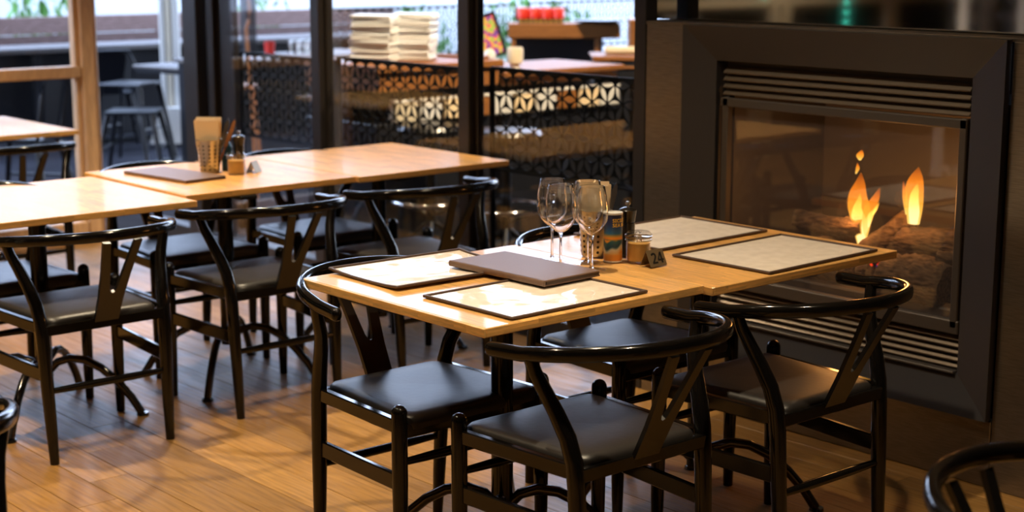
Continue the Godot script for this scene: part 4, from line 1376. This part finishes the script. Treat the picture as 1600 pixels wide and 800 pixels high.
func counter_things() -> void:
	# high counter running away behind the screens
	var t := thing("high_counter", "high timber-topped counter with a black front behind the petal screens", "counter", Vector3(-7.10, 0, -5.33))
	obj("top", mb().box(Vector3(0, 0.982, 0), Vector3(0.74, 0.036, 0.86), 0.004), M["warm_timber"], t)
	obj("apron", mb().box(Vector3(0.0, 0.913, 0), Vector3(0.70, 0.10, 0.82), 0.004), M["warm_timber"], t)
	obj("base", mb().box(Vector3(-0.02, 0.345, 0), Vector3(0.66, 0.69, 0.82), 0.004), M["outdoor_black"], t)
	obj("shelf_back", mb().box(Vector3(-0.15, 0.776, 0), Vector3(0.40, 0.172, 0.80), 0.004), M["outdoor_black"], t)
	var t2 := thing("low_counter", "timber-fronted counter with a shelf of tubs, lower than the one beside it", "counter", Vector3(-7.06, 0, -6.25))
	obj("top", mb().box(Vector3(0, 0.915, 0), Vector3(0.62, 0.03, 0.94), 0.004), M["warm_timber"], t2)
	obj("apron", mb().box(Vector3(-0.02, 0.875, 0), Vector3(0.56, 0.05, 0.92), 0.004), M["warm_timber"], t2)
	obj("base", mb().box(Vector3(-0.02, 0.345, 0), Vector3(0.58, 0.69, 0.92), 0.004), M["outdoor_black"], t2)
	obj("shelf_back", mb().box(Vector3(-0.15, 0.77, 0), Vector3(0.30, 0.16, 0.90), 0.004), M["outdoor_black"], t2)
	var tone := ["white_plate", "kraft_paper", "warm_timber", "white_plate", "kraft_paper", "white_plate", "warm_timber", "kraft_paper", "white_plate", "cream_paint"]
	var where := ["farthest along", "second from the far end", "third from the far end", "fourth from the far end", "left of the middle", "right of the middle", "fourth from the near end", "third from the near end", "second from the near end", "nearest the paper bundles"]
	for k in 10:
		var tub := thing("shelf_tub", "small storage tub on the counter shelves behind the petal screens, %s" % where[k], "tub", Vector3(-6.80, 0.6905, -6.62 + 0.168 * k), PI / 2.0, "tubs on the counter shelves")
		obj("body", mb().box(Vector3(0, 0.055, 0), Vector3(0.145, 0.11, 0.08), 0.010), M[tone[k]], tub)
		obj("lid", mb().box(Vector3(0, 0.117, 0), Vector3(0.15, 0.013, 0.086), 0.004), M["white_plate"], tub)
	bar_stool("bar_stool", "left of two chrome-ringed bar stools beyond the long row's end", Vector3(-6.55, 0, -5.10))
	bar_stool("bar_stool", "black bar stool with a chrome foot ring, right of the pair, below the petal screen", Vector3(-6.12, 0, -5.25))
	# bundles: three tiers of two
	var tiers := ["bottom", "middle", "top"]
	for k in 3:
		for j in 2:
			var dz: float = -0.108 + 0.216 * j
			var b := thing("paper_bundle", "pale crumpled paper bundle, %s of its pile, %s" % [tiers[k], "on the side of the colourful picture" if j == 0 else "on the side away from the colourful picture"], "bundle", Vector3(-7.07 + 0.006 * k, 1.001 + 0.085 * k, -5.255 + dz * 1.25), 0.68, "stacked paper bundles on the counter")
			var g := RandomNumberGenerator.new()
			g.seed = 50 + k * 2 + j
			for q in 5:
				var bs := Basis.from_euler(Vector3(g.randf_range(-0.02, 0.02), g.randf_range(-0.06, 0.06), g.randf_range(-0.02, 0.02)))
				obj("sheet_pack", mb().box(Vector3(g.randf_range(-0.006, 0.006), 0.0085 + q * 0.0168, g.randf_range(-0.006, 0.006)), Vector3(0.225, 0.015, 0.20), 0.005, bs), M["white_render"] if (q + k) % 3 else M["white_plate"], b)
	tag(obj("timber_batten", mb().box(Vector3(-7.0, 1.0095, -5.66), Vector3(0.40, 0.018, 0.05), 0.003, Basis(Vector3.UP, 0.15)), M["warm_timber"]), "timber strip lying on the counter beside the paper bundles", "strip")
	# leaning picture
	var p := thing("leaning_picture", "colourful picture in a dark frame leaning on the counter", "picture", Vector3(-7.26, 0.9305, -5.96), 1.1)
	var tilt := Basis(Vector3.BACK, 0.32)
	obj("frame", mb().box(tilt * Vector3(0, 0.13, 0), Vector3(0.016, 0.26, 0.02), 0.002, tilt).box(tilt * Vector3(0.22, 0.13, 0), Vector3(0.016, 0.26, 0.02), 0.002, tilt).box(tilt * Vector3(0.11, 0.252, 0), Vector3(0.22, 0.016, 0.02), 0.002, tilt).box(tilt * Vector3(0.11, 0.008, 0), Vector3(0.22, 0.016, 0.02), 0.002, tilt), M["outdoor_black"], p)
	var pm := mat("picture_print", Color(1, 1, 1), 0.5)
	pm.albedo_texture = noise_tex(91, 0.03, 2, [Color(0.1, 0.5, 0.25), Color(0.55, 0.85, 0.5), Color(0.9, 0.75, 0.2), Color(0.85, 0.3, 0.6), Color(0.25, 0.25, 0.8), Color(0.9, 0.5, 0.2)], 128)
	tri_map(pm, Vector3(6, 6, 6), false)
	obj("print", mb().box(tilt * Vector3(0.11, 0.13, 0), Vector3(0.21, 0.25, 0.006), 0.0, tilt), pm, p)
	# candle, roll, glassware
	var c := thing("candle_lantern", "thick cream candle on a glass stand, behind the pane nearest the fireplace", "candle", Vector3(-6.94, 0.9305, -6.02))
	obj("stand", mb().lathe([Vector2(0, 0), Vector2(0.032, 0), Vector2(0.030, 0.03), Vector2(0, 0.03)], 18), M["white_plate"], c)
	obj("wax", mb().lathe([Vector2(0, 0.03), Vector2(0.046, 0.03), Vector2(0.048, 0.105), Vector2(0.043, 0.118), Vector2(0.02, 0.112), Vector2(0, 0.112)], 20), M["cream_paint"], c)
	obj("wick", mb().tube([Vector3(0, 0.11, 0), Vector3(0.002, 0.125, 0)], 0.002, 6), M["ink_black"], c)
	var d := thing("white_dish", "folded white cloth in a dish left of the cream candle", "dish", Vector3(-6.99, 0.9305, -5.87))
	obj("bowl", mb().lathe([Vector2(0, 0), Vector2(0.03, 0), Vector2(0.06, 0.05), Vector2(0.062, 0.055), Vector2(0.055, 0.053), Vector2(0.028, 0.008), Vector2(0, 0.007)], 20), M["white_plate"], d)
	obj("cloth", mb().box(Vector3(0, 0.075, 0), Vector3(0.07, 0.07, 0.06), 0.02, Basis.from_euler(Vector3(0.3, 0.5, 0.6))), M["white_plate"], d)
	# low black cabinet with timber frame holding a cream roll
	var cb := thing("framed_cabinet", "black cabinet with a timber frame behind the pane nearest the fireplace", "cabinet", Vector3(-7.06, 0, -7.0), 0.86)
	obj("body", mb().box(Vector3(0.02, 0.47, 0), Vector3(0.40, 0.94, 0.40), 0.004), M["outdoor_black"], cb)
	obj("frame_rail", mb().box(Vector3(0.02, 0.945, 0.205), Vector3(0.42, 0.016, 0.02), 0.003).box(Vector3(0.02, 0.895, 0.205), Vector3(0.42, 0.014, 0.02), 0.003), M["warm_timber"], cb)
	obj("frame_stile", mb().box(Vector3(0.215, 0.47, 0.205), Vector3(0.022, 0.85, 0.022), 0.003), M["warm_timber"], cb)
	obj("top", mb().box(Vector3(0.02, 0.957, 0), Vector3(0.43, 0.012, 0.43), 0.003), M["warm_timber"], cb)
	var r := thing("cloth_roll", "cream rolled cloth lying on the timber-framed cabinet", "roll", Vector3(-7.02, 0.963, -6.98), 0.86)
	obj("roll", mb().tube([Vector3(-0.10, 0.026, 0), Vector3(0.06, 0.026, 0), Vector3(0.10, 0.022, 0)], [0.026, 0.026, 0.016], 14, 1.0, Vector3.UP, 1.0, true), M["cream_paint"], r)
	# bar table with thick timber top
	var bt := thing("thick_bar_table", "high table with a thick timber top holding a red tray", "table", Vector3(-8.95, 0, -8.25), 0.86)
	obj("top", mb().box(Vector3(0, 1.0, 0), Vector3(0.84, 0.11, 0.30), 0.006), M["warm_timber"], bt)
	obj("panel", mb().box(Vector3(-0.05, 0.47, -0.05), Vector3(0.70, 0.94, 0.10), 0.004), M["outdoor_black"], bt)
	for x in [-0.38, 0.25]:
		obj("leg", mb().box(Vector3(x, 0.47, 0.12), Vector3(0.035, 0.945, 0.04), 0.004), M["warm_timber"], bt)
	var rt := thing("red_tray", "long red tray with a yellow striped foot on the high table", "tray", Vector3(-9.075, 1.0555, -8.13), 0.86)
	for k in 4:
		obj("rib", mb().lathe([Vector2(0.0, 0.03), Vector2(0.046, 0.03), Vector2(0.046, 0.105), Vector2(0.042, 0.11), Vector2(0.0, 0.11)], 18, Vector3(-0.135 + 0.09 * k, 0, 0)), M["red_plastic"], rt)
	obj("striped_foot", mb().box(Vector3(0, 0.015, 0), Vector3(0.34, 0.03, 0.10), 0.003), M["outdoor_black"], rt)
	for k in 9:
		obj("stripe", mb().box(Vector3(-0.15 + 0.0375 * k, 0.016, 0.051), Vector3(0.015, 0.016, 0.003)), M["yellow_plastic"], rt)
	var pl := thing("dark_plate", "wide dark serving plate at the end of the thick timber table", "plate", Vector3(-8.72, 1.0555, -8.40))
	obj("plate", mb().lathe([Vector2(0, 0), Vector2(0.12, 0), Vector2(0.19, 0.022), Vector2(0.195, 0.026), Vector2(0.18, 0.024), Vector2(0.11, 0.008), Vector2(0, 0.008)], 28), M["outdoor_metal"], pl)
	var sb := thing("timber_box", "stacked timber boxes beside the fireplace edge, behind glass", "box", Vector3(-7.36, 0, -7.45), 0.86)
	obj("box", mb().box(Vector3(0, 0.86, 0), Vector3(0.17, 0.20, 0.2), 0.004), M["warm_timber"], sb)
	obj("box", mb().box(Vector3(0.02, 1.06, 0), Vector3(0.17, 0.19, 0.2), 0.004), M["warm_timber"], sb)
	obj("stand", mb().box(Vector3(0, 0.38, 0), Vector3(0.15, 0.76, 0.18), 0.004), M["outdoor_black"], sb)
	tag(obj("pale_bin", mb().box(Vector3(-6.72, 0.46, -6.88), Vector3(0.13, 0.92, 0.13), 0.012, Basis(Vector3.UP, 0.86)), M["white_plate"]), "pale grey bin next to the fireplace edge, behind glass", "bin")
	# glass bottles and red cup on the terrace table
	for k in 6:
		var q := Vector3(-10.02 + 0.10 * (k % 2), 0.843, -6.52 - 0.085 * (k / 2))
		var w := thing("water_glass", "upturned clear glass on the terrace table, in the leftmost clear pane", "glass", q, 0.0, "upturned clear glasses on the terrace table")
		obj("bowl", mb().lathe([Vector2(0.036, 0.0), Vector2(0.038, 0.0), Vector2(0.034, 0.10), Vector2(0.0, 0.105), Vector2(0.0, 0.100), Vector2(0.031, 0.095), Vector2(0.036, 0.0)], 16), M["wine_glass_material"], w)
	var rc := thing("red_cup", "red cup on the terrace table beside the upturned glasses", "cup", Vector3(-10.12, 0.843, -6.38))
	obj("body", mb().lathe([Vector2(0, 0), Vector2(0.035, 0), Vector2(0.040, 0.09), Vector2(0.037, 0.09), Vector2(0.033, 0.005), Vector2(0, 0.005)], 18), M["red_plastic"], rc)
	# things that show in the dark mirror glass
	var l := thing("ladder_shelf", "pale timber A-frame ladder shelf reflected in the dark glass above the fireplace", "shelf", Vector3(-5.42, 0, 0.05), -0.55)
	for s in [-1.0, 1.0]:
		for e in [-1.0, 1.0]:
			obj("rail", mb().box(Vector3(s * 0.17 - e * 0.0, 0.80, e * 0.16), Vector3(0.05, 1.62, 0.035), 0.004, Basis(Vector3.RIGHT, -0.13 * e)), M["white_paint"], l)
	for k in 4:
		obj("step", mb().box(Vector3(0, 0.28 + 0.36 * k, 0), Vector3(0.42, 0.03, 0.36 - 0.06 * k), 0.004), M["white_paint"], l)
	var fl := [[-6.85, 1.30, -0.37, "tiny teal fairy lamp reflected above the fireplace, left of the pale posts"], [-6.30, 1.33, -0.22, "topmost tiny teal fairy lamp of the reflected hanging string"], [-6.30, 1.27, -0.22, "second tiny teal fairy lamp of the reflected hanging string"], [-6.30, 1.21, -0.22, "third tiny teal fairy lamp of the reflected hanging string"], [-6.30, 1.15, -0.22, "lowest tiny teal fairy lamp of the reflected hanging string"]]
	for q in fl:
		var o := thing("fairy_lamp", q[3], "lamp", Vector3(q[0], q[1], q[2]), 0.0, "teal fairy lamps")
		obj("bulb", mb().lathe([Vector2(0, -0.012), Vector2(0.010, -0.006), Vector2(0.010, 0.006), Vector2(0, 0.012)], 10), M["fairy_glow"], o)
		obj("cord", mb().tube([Vector3(0, 0.012, 0), Vector3(0, 0.05 if q[1] < 1.32 and q[0] > -6.5 else 3.0 - q[1], 0)], 0.0015, 4), M["outdoor_black"], o)
	var cs := thing("plate_cabinet", "dark cabinet holding white plates, reflected at the left of the dark glass", "cabinet", Vector3(-7.36, 0, -0.60), 0.4)
	obj("body", mb().box(Vector3(0, 0.545, 0), Vector3(0.46, 1.09, 0.34), 0.006), M["outdoor_black"], cs)
	obj("door", mb().box(Vector3(0, 0.55, -0.175), Vector3(0.42, 1.02, 0.016), 0.004), M["black_satin"], cs)
	for k in 6:
		var pl2 := thing("white_plate", "white plate in the stack reflected in the dark glass, %s" % ["lowest", "second from below", "third from below", "fourth from below", "second from the top", "topmost"][k], "plate", Vector3(-7.36, 1.0905 + 0.013 * k, -0.60), 0.0, "reflected stack of white plates")
		obj("plate", mb().lathe([Vector2(0, 0), Vector2(0.07, 0), Vector2(0.13, 0.011), Vector2(0.132, 0.0125), Vector2(0.128, 0.0128), Vector2(0.068, 0.004), Vector2(0, 0.004)], 24), M["white_plate"], pl2)
